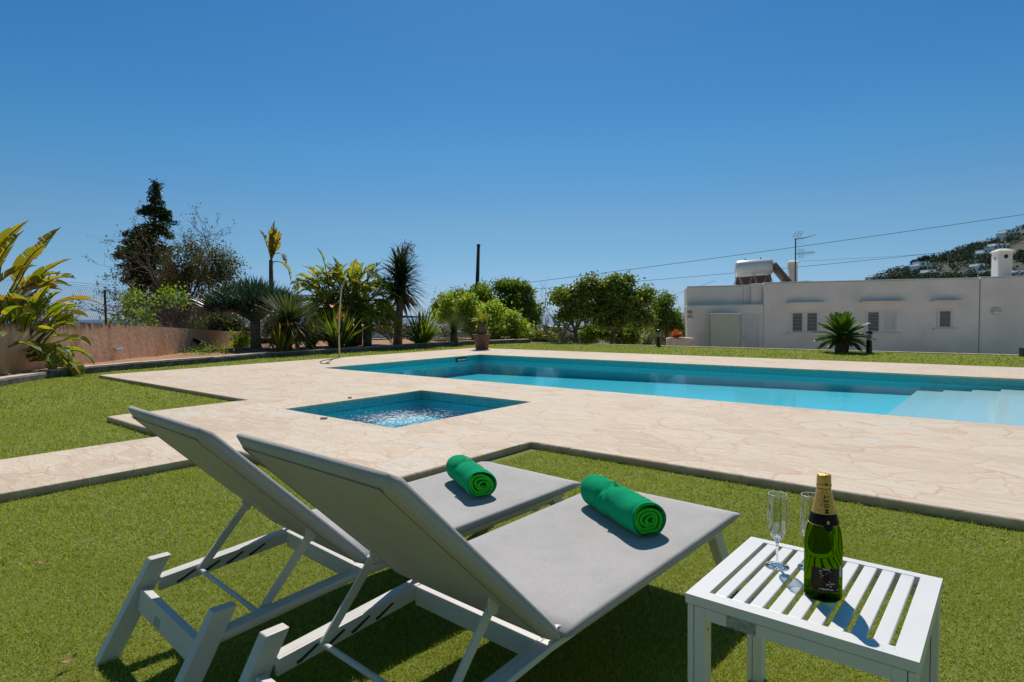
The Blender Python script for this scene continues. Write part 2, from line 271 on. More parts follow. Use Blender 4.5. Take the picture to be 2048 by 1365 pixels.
# ------------------------------------------------------------------ mesh helpers
def link(name,me,mat,parent=None,mw=None):
    o=bpy.data.objects.new(name,me); C.objects.link(o)
    if mat: me.materials.append(mat)
    if parent: o.parent=parent
    if mw is not None:
        if parent: o.matrix_parent_inverse=(Matrix.Translation(parent.location)@parent.rotation_euler.to_matrix().to_4x4()).inverted()
        o.matrix_basis=mw
    return o
def tag(o,label=None,cat=None,group=None,kind=None):
    if label: o['label']=label
    if cat: o['category']=cat
    if group: o['group']=group
    if kind: o['kind']=kind
    return o
def empty(name,loc,rz=0,label=None,cat=None,group=None,kind=None):
    o=bpy.data.objects.new(name,None); C.objects.link(o); o.empty_display_size=.1
    o.location=loc; o.rotation_euler=(0,0,rz); return tag(o,label,cat,group,kind)
class MB:
    def __init__(s): s.v=[]; s.f=[]
    def add(s,vs,fs):
        k=len(s.v); s.v+=[tuple(p) for p in vs]; s.f+=[tuple(i+k for i in f) for f in fs]; return s
    def box(s,c,d,m=None):
        x,y,z=d[0]/2,d[1]/2,d[2]/2
        p=[Vector((i,j,k)) for k in (-z,z) for j in (-y,y) for i in (-x,x)]
        if m is not None: p=[m@q for q in p]
        p=[q+Vector(c) for q in p]
        return s.add(p,[(0,2,3,1),(4,5,7,6),(0,1,5,4),(2,6,7,3),(0,4,6,2),(1,3,7,5)])
    def b2(s,x0,x1,y0,y1,z0,z1): return s.box(((x0+x1)/2,(y0+y1)/2,(z0+z1)/2),(x1-x0,y1-y0,z1-z0))
    def quadprism(s,pts,y0,y1):               # polygon in (x,z) extruded in y
        n=len(pts); vs=[(x,y0,z) for x,z in pts]+[(x,y1,z) for x,z in pts]
        return s.add(vs,[tuple(range(n)),tuple(range(2*n-1,n-1,-1))]+[(i,i+n,(i+1)%n+n,(i+1)%n) for i in range(n)])
    def prism(s,pts,z0,z1):                   # polygon in (x,y) ccw
        n=len(pts); vs=[(x,y,z0) for x,y in pts]+[(x,y,z1) for x,y in pts]
        return s.add(vs,[tuple(range(n-1,-1,-1)),tuple(range(n,2*n))]+[(i,(i+1)%n,(i+1)%n+n,i+n) for i in range(n)])
    def tube(s,path,rad,n=8,cap=True):
        path=[Vector(p) for p in path]; k0=len(s.v); rings=[]
        if not hasattr(rad,'__len__'): rad=[rad]*len(path)
        ref=None
        for i,p in enumerate(path):
            d=(path[min(i+1,len(path)-1)]-path[max(i-1,0)]).normalized()
            if ref is None: ref=d.orthogonal().normalized()
            u=(ref-d*ref.dot(d)); u=u.normalized() if u.length>1e-6 else d.orthogonal().normalized(); ref=u; w=d.cross(u)
            for j in range(n):
                a=2*math.pi*j/n; s.v.append(tuple(p+(u*math.cos(a)+w*math.sin(a))*rad[i]))
        for i in range(len(path)-1):
            for j in range(n):
                a=k0+i*n+j; b=k0+i*n+(j+1)%n; s.f.append((a,b,b+n,a+n))
        if cap:
            s.f.append(tuple(k0+j for j in range(n-1,-1,-1))); s.f.append(tuple(k0+(len(path)-1)*n+j for j in range(n)))
        return s
    def lathe(s,prof,n=32,c=(0,0,0),jit=0,cap=True):
        k0=len(s.v); c=Vector(c)
        for r,z in prof:
            for j in range(n):
                a=2*math.pi*j/n; rr=r*(1+jit*random.uniform(-1,1)); s.v.append((c.x+rr*math.cos(a),c.y+rr*math.sin(a),c.z+z))
        for i in range(len(prof)-1):
            for j in range(n):
                a=k0+i*n+j; b=k0+i*n+(j+1)%n; s.f.append((a,b,b+n,a+n))
        if cap and prof[0][0]>1e-5: s.f.append(tuple(k0+j for j in range(n-1,-1,-1)))
        if cap and prof[-1][0]>1e-5: s.f.append(tuple(k0+(len(prof)-1)*n+j for j in range(n)))
        return s
    def build(s,name,mat,parent=None,mw=None,smooth=False,bevel=0,seg=2):
        me=bpy.data.meshes.new(name); me.from_pydata(s.v,[],s.f); me.update()
        if smooth:
            me.polygons.foreach_set('use_smooth',[True]*len(me.polygons))
        o=link(name,me,mat,parent,mw)
        if smooth=='auto':
            try: me.set_sharp_from_angle(angle=R(35))
            except Exception: pass
        if bevel:
            b=o.modifiers.new('b','BEVEL'); b.width=bevel; b.segments=seg; b.limit_method='ANGLE'; b.angle_limit=R(40)
        return o
def npmesh(name,V,nper,mat,parent=None):      # V: (n*nper,3): separate n-gons
    V=np.asarray(V,dtype=np.float32); n=len(V)//nper
    me=bpy.data.meshes.new(name); me.vertices.add(len(V)); me.vertices.foreach_set('co',V.ravel())
    me.loops.add(len(V)); me.loops.foreach_set('vertex_index',np.arange(len(V),dtype=np.int32))
    me.polygons.add(n); me.polygons.foreach_set('loop_start',np.arange(n,dtype=np.int32)*nper)
    try: me.polygons.foreach_set('loop_total',np.full(n,nper,dtype=np.int32))
    except Exception: pass
    me.update(calc_edges=True); me.validate()
    return link(name,me,mat,parent)
def cells(ss,ts,inside,z):
    vs={}; f=[]; v=[]
    def vi(i,j):
        if (i,j) not in vs: vs[i,j]=len(v); v.append((ss[i],ts[j],z))
        return vs[i,j]
    for i in range(len(ss)-1):
        for j in range(len(ts)-1):
            if inside((ss[i]+ss[i+1])/2,(ts[j]+ts[j+1])/2): f.append((vi(i,j),vi(i+1,j),vi(i+1,j+1),vi(i,j+1)))
    return v,f
# ------------------------------------------------------------------ the site: deck, lawn, pool
PS0,PS1,PT0,PT1=-11.6,1.9,7.42,12.42
JS0,JS1,JT0,JT1=-6.82,-4.74,3.82,6.01
def indeck(s,t):
    if s>9 or t>14.8: return False
    if s>-3.26: return t>4.12
    if s>-5.0: return t>2.37
    if s>-6.25: return t>-6
    if s>-8.0: return t>2.3
    if s>-14.1: return t>3.95
    return False
def inpool(s,t): return (PS0<s<PS1 and PT0<t<PT1) or (JS0<s<JS1 and JT0<t<JT1)
SS=sorted([-14.1,-8.0,-6.25,-5.0,-3.26,PS0,PS1,JS0,JS1,9]); TS=sorted([-6,2.3,2.37,3.95,4.12,14.8,PT0,PT1,JT0,JT1])
v,f=cells(SS,TS,lambda s,t:indeck(s,t) and not inpool(s,t),.06)
bm=bmesh.new(); bv=[bm.verts.new(p) for p in v]
for q in f: bm.faces.new([bv[i] for i in q])
bd=[e for e in bm.edges if len(e.link_faces)==1]
def e_out(e):
    m=(e.verts[0].co+e.verts[1].co)/2; return not(PS0-.01<m.x<PS1+.01 and PT0-.01<m.y<PT1+.01) and not(JS0-.01<m.x<JS1+.01 and JT0-.01<m.y<JT1+.01)
outs=[e for e in bd if e_out(e)]; ins=[e for e in bd if not e_out(e)]
r=bmesh.ops.extrude_edge_only(bm,edges=bd)
for g in r['geom']:
    if isinstance(g,bmesh.types.BMVert):
        x,y=g.co.x,g.co.y
        hole=(PS0-.01<x<PS1+.01 and PT0-.01<y<PT1+.01) or (JS0-.01<x<JS1+.01 and JT0-.01<y<JT1+.01)
        g.co.z=.03 if hole else -.05
bmesh.ops.bevel(bm,geom=[e for e in outs if e.is_valid],offset=.022,segments=4,affect='EDGES',profile=.5)
bmesh.ops.bevel(bm,geom=[e for e in ins if e.is_valid],offset=.006,segments=2,affect='EDGES',profile=.5)
bmesh.ops.recalc_face_normals(bm,faces=bm.faces)
me=bpy.data.meshes.new('pool_deck'); bm.to_mesh(me); bm.free()
tag(link('pool_deck',me,M['deck'],mw=SITE),kind='structure')
LT=19.35
def inlawn(s,t):
    return not (indeck(s,t) and not False)
LS=sorted(SS+[-18.5,13,-14.0]); LTs=sorted(TS+[-9,LT])
v,f=cells(LS,LTs,lambda s,t: not(indeck(s,t)) ,0)
lb=MB(); lb.v=v; lb.f=f; tag(lb.build('lawn',M['lawn'],mw=SITE),kind='structure')
rb=MB(); rb.b2(-18.5,13,LT-.02,LT+.0,-1.6,-.004); rb.b2(12.98,13,-9,LT,-1.6,-.004); rb.b2(-18.5,13,-9.02,-9,-1.6,-.004)
tag(rb.build('lawn_bank',M['soil'],mw=SITE),kind='structure')
# pool basin
def basin(s0,s1,t0,t1,depth,tm,fm,name,label,slope=0):
    o=.02; root=empty(name,stw((s0+s1)/2,(t0+t1)/2,0),TH,label,'pool')
    root_m=Matrix.Translation(stw((s0+s1)/2,(t0+t1)/2,0))@Matrix.Rotation(TH,4,'Z')
    b=MB(); z1=.034; z0=-.07-depth-slope-.1
    a=[(s0-o,t0-o),(s1+o,t0-o),(s1+o,t1+o),(s0-o,t1+o)]
    for i in range(4):
        p,q=a[i],a[(i+1)%4]; b.add([(p[0],p[1],z0),(q[0],q[1],z0),(q[0],q[1],z1),(p[0],p[1],z1)],[(3,2,1,0)])
    b.build('wall_tiles',tm,root,SITE)
    b=MB(); b.add([(s0-o,t0-o,-.07-depth-slope),(s1+o,t0-o,-.07-depth),(s1+o,t1+o,-.07-depth),(s0-o,t1+o,-.07-depth-slope)],[(0,1,2,3)]); b.build('floor',fm,root,SITE)
    o=.014; b=MB(); z1=-.085; z0=-.07-depth-slope-.1
    a=[(s0-o,t0-o),(s1+o,t0-o),(s1+o,t1+o),(s0-o,t1+o)]
    for i in range(4):
        p,q=a[i],a[(i+1)%4]; b.add([(p[0],p[1],z0),(q[0],q[1],z0),(q[0],q[1],z1),(p[0],p[1],z1)],[(3,2,1,0)])
    b.build('lining',M['lining'],root,SITE)
    return root
pool=basin(PS0,PS1,PT0,PT1,.17,M['tile'],M['floor'],'swimming_pool','long rectangular turquoise swimming pool with mosaic waterline and pale steps',slope=.22)
b=MB()
for i,(s,z) in enumerate([(-1.35,-.205),(-.98,-.175),(-.6,-.145),(-.24,-.115)]):
    s2=[-.98,-.6,-.24,PS1+.01][i]; b.b2(s,s2+.001*i,PT0-.01,PT1+.01,-.6-.01*i,z)
b.build('steps',M['step'],pool,SITE,bevel=.012)
b=MB(); yk=PT1-.75
b.b2(PS0-.019,PS0-.005,yk-.2,yk+.2,-.1,.015); b.build('skimmer',M['dark'],pool,SITE)
b=MB(); b.b2(PS0-.018,PS0+.0,yk-.14,yk+.18,-.06,-.02); b.build('skimmer_flap',M['tank'],pool,SITE)
spa=basin(JS0,JS1,JT0,JT1,.20,M['jtile'],M['jfloor'],'spa_pool','small square bubbling spa pool sunk in the paving beside the large pool')
def water(s0,s1,t0,t1,zb,mat,label,zt=-.07):
    b=MB(); b.b2(s0-.03,s1+.03,t0-.03,t1+.03,zb,zt); o=b.build('water',mat,mw=SITE); return tag(o,kind='structure')
water(PS0,PS1,PT0,PT1,-1.0,M['water'],'')
water(JS0,JS1,JT0,JT1,-.9,M['spawater'],'')
# grass blades
def blades_grass():
    parts=[]
    def inview(P,m=.4):
        c,s=math.cos(PI_),math.sin(PI_); d=P-np.array([0,0,HC]); y=c*d[:,1]-s*d[:,2]; z=s*d[:,1]+c*d[:,2]
        X=d[:,0]/np.maximum(y,.01); Y=z/np.maximum(y,.01); return (y>.15)&(np.abs(X)<.842+m)&(Y>-.5615-m)
    zones=[(0,2.2,44000,.0030,.019),(2.2,3.6,26000,.0036,.020),(3.6,6,11000,.006,.024),(6,10,4200,.010,.025),(10,16,1600,.018,.027),(16,30,520,.035,.030)]
    for r0,r1,dens,w,h in zones:
        x1=r1*1.1+.5; area=2*x1*(r1+.2); n=int(area*dens)
        P=np.stack([RNG.uniform(-x1,x1,n),RNG.uniform(-.2,r1,n),np.zeros(n)],1)
        rr=np.hypot(P[:,0],P[:,1]); k=(rr>=r0)&(rr<r1); P=P[k]; P=P[inview(P)]
        s=P@np.array(SA); t=P@np.array(SB)
        D=.015
        dk=((t>2.37+D)&(s>-6.3)&(s<-4.9)&(t<14.7))|((t>4.12+D)&(s>-3.26+D)&(t<14.8-D))|((t>2.37+D)&(s>-5.0)&(s<-3.26+.1)&(t<14.7))|((s>-6.25+D)&(s<-5.0-D)&(t<14.7))|((t>2.3+D)&(s>-8+D)&(s<-6.2)&(t<14.7))|((t>3.95+D)&(s>-14.1+D)&(s<-7.9)&(t<14.8-D))
        P=P[~dk]; s=s[~dk]; t=t[~dk]
        P=P[(t<LT)&(s>-16.8)]
        n=len(P); cl=np.sin(P[:,0]*9+2*np.sin(P[:,1]*7))*.5+np.sin(P[:,1]*13+P[:,0]*5)*.5
        a=RNG.uniform(0,2*np.pi,n); la=RNG.uniform(0,2*np.pi,n); le=RNG.uniform(.35,1.4,n)
        hh=h*RNG.uniform(.55,1.25,n)*(1+.12*cl)
        wv=np.stack([np.cos(a),np.sin(a),np.zeros(n)],1)*(w*RNG.uniform(.6,1.2,n)/2)[:,None]
        tip=P+np.stack([np.cos(la)*np.sin(le),np.sin(la)*np.sin(le),np.cos(le)],1)*hh[:,None]
        tri=np.stack([P-wv,P+wv,tip],1).reshape(-1,3); parts.append(tri)
    V=np.concatenate(parts); print('grass tris',len(V)//3)
    tag(npmesh('grass',V,3,M['grass']),'short yellow-green artificial turf covering the lawn around the paving','grass',kind='stuff')
blades_grass()
# ------------------------------------------------------------------ kerb, soil bed, retaining wall, surroundings
kb=[gz(-330,800),gz(-150,790),gz(0,774),gz(100,757),gz(240,742),gz(430,726),gz(545,715),gz(700,705),gz(810,698),gz(930,691),gz(1000,688.5),gz(1060,686.5)]
root=empty('stone_kerb',kb[2],0,'long curved low stone kerb edging the red planting bed left of the lawn','kerb')
groups=[[0,1,2,3],[3,4,5],[5,6],[6,7,8],[8,9,10,11]]
for gi,g in enumerate(groups):
    pts=[kb[i] for i in g]; b=MB(); dz=.125+.012*((gi*2)%3); fine=[]
    for a,c in zip(pts[:-1],pts[1:]):
        for k in range(6): fine.append(a.lerp(c,k/6))
    fine.append(pts[-1]); vs=[]; fs=[]
    fine=[p*1.0 for p in fine]
    n=len(fine)
    for i,p in enumerate(fine):
        d=(fine[min(i+1,n-1)]-fine[max(i-1,0)]).normalized(); nn=Vector((-d.y,d.x,0)); 
        w=.28; j=random.uniform(-.012,.012); jz=random.uniform(-.006,.006)
        vs+=[p+nn*j+Vector((0,0,-.02)),p+nn*(j+.008)+Vector((0,0,dz-.02+jz)),p+nn*(j+.03)+Vector((0,0,dz+jz)),p+nn*w+Vector((0,0,dz+jz)),p+nn*w+Vector((0,0,-.02))]
    for i in range(n-1):
        for k in range(4): a=i*5+k; fs.append((a,a+5,a+6,a+1))
    fs+= [(0,1,2,3,4),tuple((n-1)*5+k for k in (4,3,2,1,0))]
    b.add(vs,fs); o=b.build('kerb_stone',M['stone'],root); o.matrix_parent_inverse=Matrix.Translation(-kb[2])
    b=MB(); vs=[];fs=[]
    for i in range(n):
        q=[Vector(x) for x in (o.data.vertices[i*5+2].co,o.data.vertices[i*5+3].co)]
        vs+=[q[0]+Vector((0,0,.002)),q[1]+Vector((0,0,.002)),q[1]+Vector((0,0,.014)),q[0]+Vector((0,0,.014))]
    for i in range(n-1):
        for k in range(4): a=i*4+k; a2=i*4+(k+1)%4; fs.append((a,a2,a2+4,a+4))
    fs+=[(0,1,2,3),tuple((n-1)*4+k for k in (3,2,1,0))]
    b.add(vs,fs); o=b.build('coping',M['kerbtop'],root); o.matrix_parent_inverse=Matrix.Translation(-kb[2])
# soil bed between kerb and wall
back=[(-15,7),(-14.5,9),(-14,11.3),(-12.5,14),(-10.7,15.5),(-10.5,18),(-10.45,20.5),(-10.4,23),(-9.5,26.5),(-6,27.4),(-2,27.4),(1.3,27.5)]
b=MB(); m_=26
for i in range(len(kb)-1):
    for q in range(6):
        f=q/6; k_=kb[i].lerp(kb[i+1],f); d_=Vector(back[i]+(0,)).lerp(Vector(back[i+1]+(0,)),f); st0=k_.lerp(Vector((d_.x,d_.y,0)),.03)
        for j in range(m_+1):
            p_=st0.lerp(d_,j/m_); b.v.append((p_.x,p_.y,.1+(.03*math.sin(p_.x*2.1+p_.y)*math.sin(p_.y*1.3)+random.uniform(-.012,.012) if 0<j<m_ else 0)))
nr=(len(kb)-1)*6
for i in range(nr-1):
    for j in range(m_): a_=i*(m_+1)+j; b.f.append((a_,a_+1,a_+m_+2,a_+m_+1))
tag(b.build('soil_bed',M['soil'],smooth=True),kind='structure')
b=MB(); wy=[6,9,12,14.5,17,20,22,24.4]; wz=[1.12,1.12,1.11,1.10,.97,.80,.68,.60]
vs=[];fs=[]
for y,z in zip(wy,wz):
    x=-10.2-.01*(y-14)
    vs+=[(x+.02,y,-.2-z+.0),(x,y,0),(x-.22,y,0),(x-.22,y,-.2-z)]
vs=[(p[0],p[1],p[2]+wz[i//4]) for i,p in enumerate(vs)]
for i in range(len(wy)-1):
    for k in range(3): a=i*4+k; fs.append((a+1,a,a+4,a+5))
fs.append((0,1,2,3)); k=(len(wy)-1)*4; fs.append((k+3,k+2,k+1,k))
vs=[(x,y,z-1.1) for x,y,z in vs]
b.add(vs,fs); w=b.build('garden_wall',M['wall']); w.location=(0,0,1.1)
tag(w,'long low terracotta rendered wall with dark dirt streaks behind the flower bed','wall')
for q,(px,py,nm,lb_) in enumerate([(235,701,'wall_light','small white boxed wall light low on the left of the terracotta wall'),(402,684,'wall_light','small white boxed wall light right of the wall spotlight')]):
    r0=ray(px,py); t=-10.17/r0.x; p=Vector((0,0,HC))+r0*t
    o=empty(nm,p,0,lb_,'wall light','white boxed lights on the terracotta wall')
    MB().box((.03,0,0),(.06,.26,.11)).build('housing',M['frost'],o,bevel=.008)
    g=MB()
    for k in range(3): g.box((.064,0,-.03+k*.03),(.006,.2,.012))
    g.build('louvre',M['white'],o)
r0=ray(386,683); t=-10.17/r0.x; p=Vector((0,0,HC))+r0*t
o=empty('spotlight',p,0,'small dark spotlight on a bracket on the terracotta wall','spotlight')
MB().tube([(0,0,0),(.1,0,-.02)],.02).build('bracket',M['black'],o); MB().tube([(.08,-.1,.06),(.12,.02,-.0),(.14,.1,-.06)],[.05,.06,.075],12).build('lamp_head',M['black'],o,smooth='auto')
cr=[(92,690),(97,703),(94,706),(101,712),(104,716),(102,722),(108,727),(110,733)]; q=[]
for (px,py) in cr: r0=ray(px,py); t=-10.19/r0.x; q.append(Vector((0,0,HC))+r0*t)
o=MB().tube([p_-Vector((0,0,1.1)) for p_ in q],.007,4).build('crack',M['dark'],w)
# land, far land, sea
def hgt(x,y):
    d=max(0,y-30); z=-1.2-29*min(1,d/1500)**.8
    z+=min(1,d/60)*(math.sin(x*.021+y*.013)*.8+math.sin(x*.05-y*.03)*.4)
    return z
ys=[-12,0,12,24,32,45,60,85,120,170,240,340,480,680,950,1250,1600]; b=MB(); xs=[i/24 for i in range(-24,25)]
for y in ys:
    for u in xs: 
        x=u*(60+max(y,0)*2.0); b.v.append((x,y,hgt(x,y) if y>30 else -1.2))
for i in range(len(ys)-1):
    for j in range(len(xs)-1): a=i*len(xs)+j; b.f.append((a,a+1,a+1+len(xs),a+len(xs)))
tag(b.build('terrain',M['land'],smooth=True),kind='structure')
b=MB(); b.v=[(-40000,1300,-30.5),(40000,1300,-30.5),(40000,60000,-30.5),(-40000,60000,-30.5)]; b.f=[(0,1,2,3)]
tag(b.build('sea',M['sea']),kind='structure')
# bank behind the wall (higher ground)
b=MB(); bx=[-10.4,-13,-17,-24,-40]; 
for y in (4,10,16,22,28,34,42):
    for i,x in enumerate(bx): b.v.append((x,y,(.5,.45,.3,-.1,-1.6)[i]*(1 if y<30 else .3)-(.35 if y>22 else 0)-(1.2 if y>35 else 0)))
for i in range(6):
    for j in range(4): a=i*5+j; b.f.append((a,a+5,a+6,a+1))
tag(b.build('upper_bank',M['soil'],smooth=True),kind='structure')
b=MB(); b.b2(-16,14,LT+.15,LT+14,-1.3,-1.15); tag(b.build('bounce_terrace',M['kerbtop'],mw=SITE),kind='structure')  # hidden pale slab, added to bounce light onto the house wall
# far-off island on the horizon
b=MB(); isl=[at(x,y,9000) for x,y in [(690,634),(730,629),(760,627),(790,630),(830,633),(880,635)]]
b.v=[tuple(p) for p in isl]+[(p.x,9000,-31) for p in isl]+[(p.x,9900,-31) for p in isl]; n=6
b.f=[(i,i+1,n+i+1,n+i) for i in range(n-1)]+[(i+1,i,2*n+i,2*n+i+1) for i in range(n-1)]
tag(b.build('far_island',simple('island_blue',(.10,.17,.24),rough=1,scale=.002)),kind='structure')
# ------------------------------------------------------------------ sun loungers
u_=lambda p:p
def make_lounger():
    root=empty('sun_lounger',(0,0,0),0)
    hw=.335; Lh=1.195; zf,zh=.346,.321; th=.036
    def slab(x0,z0,x1,z1,hw0,hw1,th,sag,n=18,m=10,crown=.0):
        d=Vector((x1-x0,0,z1-z0)); L=d.length; d.normalize(); up=Vector((-d.z,0,d.x)) 
        if up.z<0: up=-up
        b=MB(); prof=[]
        K=6
        for i in range(n+1):
            tt=i/n; e=min(tt,1-tt)*L; ins=0; thk=th
            if e<.03: thk=th*math.sqrt(max(.12,1-((.03-e)/.03)**2))
            h=hw0+(hw1-hw0)*tt; cen=Vector((x0,0,z0))+d*(L*tt); ring=[]
            sg=-sag*math.sin(math.pi*tt)
            for j in range(m+1):
                y=-h+.012+(2*h-.024)*j/m; yy=y/h; ring.append(cen+Vector((0,y,0))+up*(sg*(1-yy*yy)-(th-thk)/2))
            for k in range(1,K):
                a=math.pi/2-math.pi*k/K; ring.append(cen+Vector((0,h-.012+.012*math.cos(a),0))+up*(-(th/2)+thk/2*math.sin(a)))
            for j in range(m,-1,-1):
                y=-h+.012+(2*h-.024)*j/m; yy=y/h; ring.append(cen+Vector((0,y,0))+up*(sg*(1-yy*yy)-(th+thk)/2))
            for k in range(1,K):
                a=-math.pi/2-math.pi*k/K; ring.append(cen+Vector((0,-h+.012+.012*math.cos(a),0))+up*(-(th/2)+thk/2*math.sin(a)))
            prof.append(ring)
        q=len(prof[0])
        for ring in prof: b.v+=[tuple(p) for p in ring]
        for i in range(n):
            for j in range(q): a=i*q+j; c=i*q+(j+1)%q; b.f.append((a,c,c+q,a+q))
        b.f.append(tuple(range(q-1,-1,-1))); b.f.append(tuple(n*q+j for j in range(q)))
        return b
    slab(0,zf,-Lh,zh,hw,hw,th,.006,n=22).build('seat',M['fabric'],root,smooth=True)
    be=.7793; Lb=.785
    slab(-Lh-.012,zh+.0,-Lh-Lb*math.cos(be),zh+Lb*math.sin(be),hw-.004,hw-.004,.042,.012,n=20).build('backrest',M['fabric'],root,smooth=True)
    be2=math.atan2(Lb*math.sin(be),Lb*math.cos(be)-.012); dv=Vector((-math.cos(be2),0,math.sin(be2))); nv=Vector((-math.sin(be2),0,-math.cos(be2)))
    for sg in (1,-1):
        q0=Vector((-Lh-.012,0,zh))+dv*.03+nv*.0418; MB().tube([q0+dv*((Lb-.06)*k/10)+nv*(.012*math.sin(math.pi*(.04+.92*k/10))*(1-(.300/.331)**2)+.0004)+Vector((0,.300*sg,0)) for k in range(11)],.0014,5).build('seam',M['seam'],root)
    q0=Vector((-Lh-.012,0,zh))+dv*(Lb-.035)+nv*.0418; MB().tube([q0+Vector((0,y_,0)) for y_ in (-.3,-.1,.1,.3)],.0012,5).build('seam',M['seam'],root)
    # white sleeve frame seen under the back
    zr0,zr1,zr2=.30,.283,.243
    y0,y1=.256,.306; H=.046
    for sg in (1,-1):
        a,c=(y0,y1) if sg>0 else (-y1,-y0)
        w0,w1=(y0,y0+.014) if sg>0 else (-y0-.014,-y0); w2,w3=(y0+.0142,y1) if sg>0 else (-y1,-y0-.0142); E_=.019
        MB().quadprism([(-.10,zr0),(-.10,zr0-H),(-1.224,zr1-H),(-1.715,zr2-H),(-1.715,zr2),(-1.224,zr1)],w0,w1).quadprism([(-.10,zr0-.0004),(-.10,zr0-E_),(-1.224,zr1-E_),(-1.715,zr2-E_),(-1.715,zr2-.0004),(-1.224,zr1-.0004)],w2,w3).build('side_rail',M['frame'],root,bevel=.003)
        MB().quadprism([(-1.668,.314),(-1.735,.314),(-1.912,0),(-1.842,0)],a-.0015+(.012 if sg>0 else 0),c+.0015-(0 if sg>0 else .012)).build('leg',M['frame'],root,bevel=.003)
        MB().quadprism([(-.13,.30),(-.197,.30),(-.012,0),(.055,0)],a-.0015+(.012 if sg>0 else 0),c+.0015-(0 if sg>0 else .012)).build('leg',M['frame'],root,bevel=.003)
        # toothed rack recess
        yi=y0-.0012 if sg>0 else -y0+.0012
        b=MB(); 
        for k in range(4):
            xa=-1.33-.088*k; za=zr1-(xa+1.224)*-.0815-.012
            za=zr1+(xa+1.224)*.0815-.012
            b.quadprism([(xa,za),(xa+.004,za-.005),(xa-.05,za-.031),(xa-.062,za-.033),(xa-.064,za-.026),(xa-.05,za-.022)],*( (yi-.0015,yi+.001) if sg>0 else (yi-.001,yi+.0015)))
        b.build('ratchet_slots',M['dark'],root)
        # prop strut
        pt=Vector((-1.406,0,.428)); pb=Vector((-1.577,0,.233)); d=(pb-pt).normalized(); nn=Vector((-d.z,0,d.x)); w=.014
        yy=.249*sg
        b=MB(); P=[pt-d*.012+nn*w*.6,pt-d*.02,pt-d*.012-nn*w*.6,pt-nn*w,pb-nn*w,pb+d*.01-nn*w*.5,pb+d*.01+nn*w*.5,pb+nn*w,pt+nn*w]
        b.quadprism([(p.x,p.z) for p in P],yy-.004,yy+.004); so=b.build('prop_strut',M['frame'],root,bevel=.001)
        MB().tube([(pt.x,yy-.007,pt.z),(pt.x,yy+.007,pt.z)],.008,14).build('pivot_bolt',M['steel_dull'],so)
        # bracket under back
        bx=Vector((-1.36,0,.45)); MB().quadprism([(pt.x-.012,pt.z-.006),(pt.x+.012,pt.z-.012),(pt.x+.032,pt.z+.02),(pt.x-.0,pt.z+.052),(pt.x-.014,pt.z+.03)],yy-.012,yy-.006).build('hinge_bracket',M['frame'],root)
        # pivot lug of back
        MB().quadprism([(-1.17,.286),(-1.215,.286),(-1.222,.31),(-1.19,.318),(-1.17,.312)],*( (.285,.299) if sg>0 else (-.299,-.285))).build('pivot_lug',M['frame'],root)
    MB().b2(-1.239,-1.209,-y0,y0,zr1-.062,zr1-.002).build('crossbar',M['frame'],root,bevel=.003)
    MB().b2(-.26,-.23,-y0,y0,.235,.29).build('crossbar',M['frame'],root,bevel=.003)
    m=Matrix.Rotation(R(-14),3,'Y'); 
    rear=MB().box((-1.765,0,.188),(.03,2*y0,.072),Matrix.Rotation(R(12),3,'Y')).build('crossbar',M['frame'],root,bevel=.003)
    MB().box((-1.782,.055,.178),(.003,.05,.026),Matrix.Rotation(R(12),3,'Y')).build('name_plate',M['plate'],rear)
    MB().tube([(-1.577,-.245,.233),(-1.577,.245,.233)],.0085,12).build('prop_rod',M['frame'],root,smooth='auto')
    return root
M['seam']=simple('dark_seam_thread',(.22,.21,.19),rough=.8)
M['steel_dull']=simple('dull_steel',(.20,.20,.19),(.28,.28,.27),rough=.5,metal=.3,scale=50)
def tree_copy(o,parent=None):
    c=o.copy(); C.objects.link(c)
    if parent: c.parent=parent
    for ch in list(o.children): tree_copy(ch,c)
    return c
l1=make_lounger(); l2=tree_copy(l1)
l1.location=(.0916,3.2035,0); l1.rotation_euler.z=.8146
l2.location=(.6883,2.7089,0); l2.rotation_euler.z=.8403
tag(l1,'grey fabric lounger with raised back, left one, farther from the small slatted table','sun lounger','grey sun loungers on the lawn')
tag(l2,'grey fabric lounger with raised back, right one, beside the small slatted table','sun lounger','grey sun loungers on the lawn')
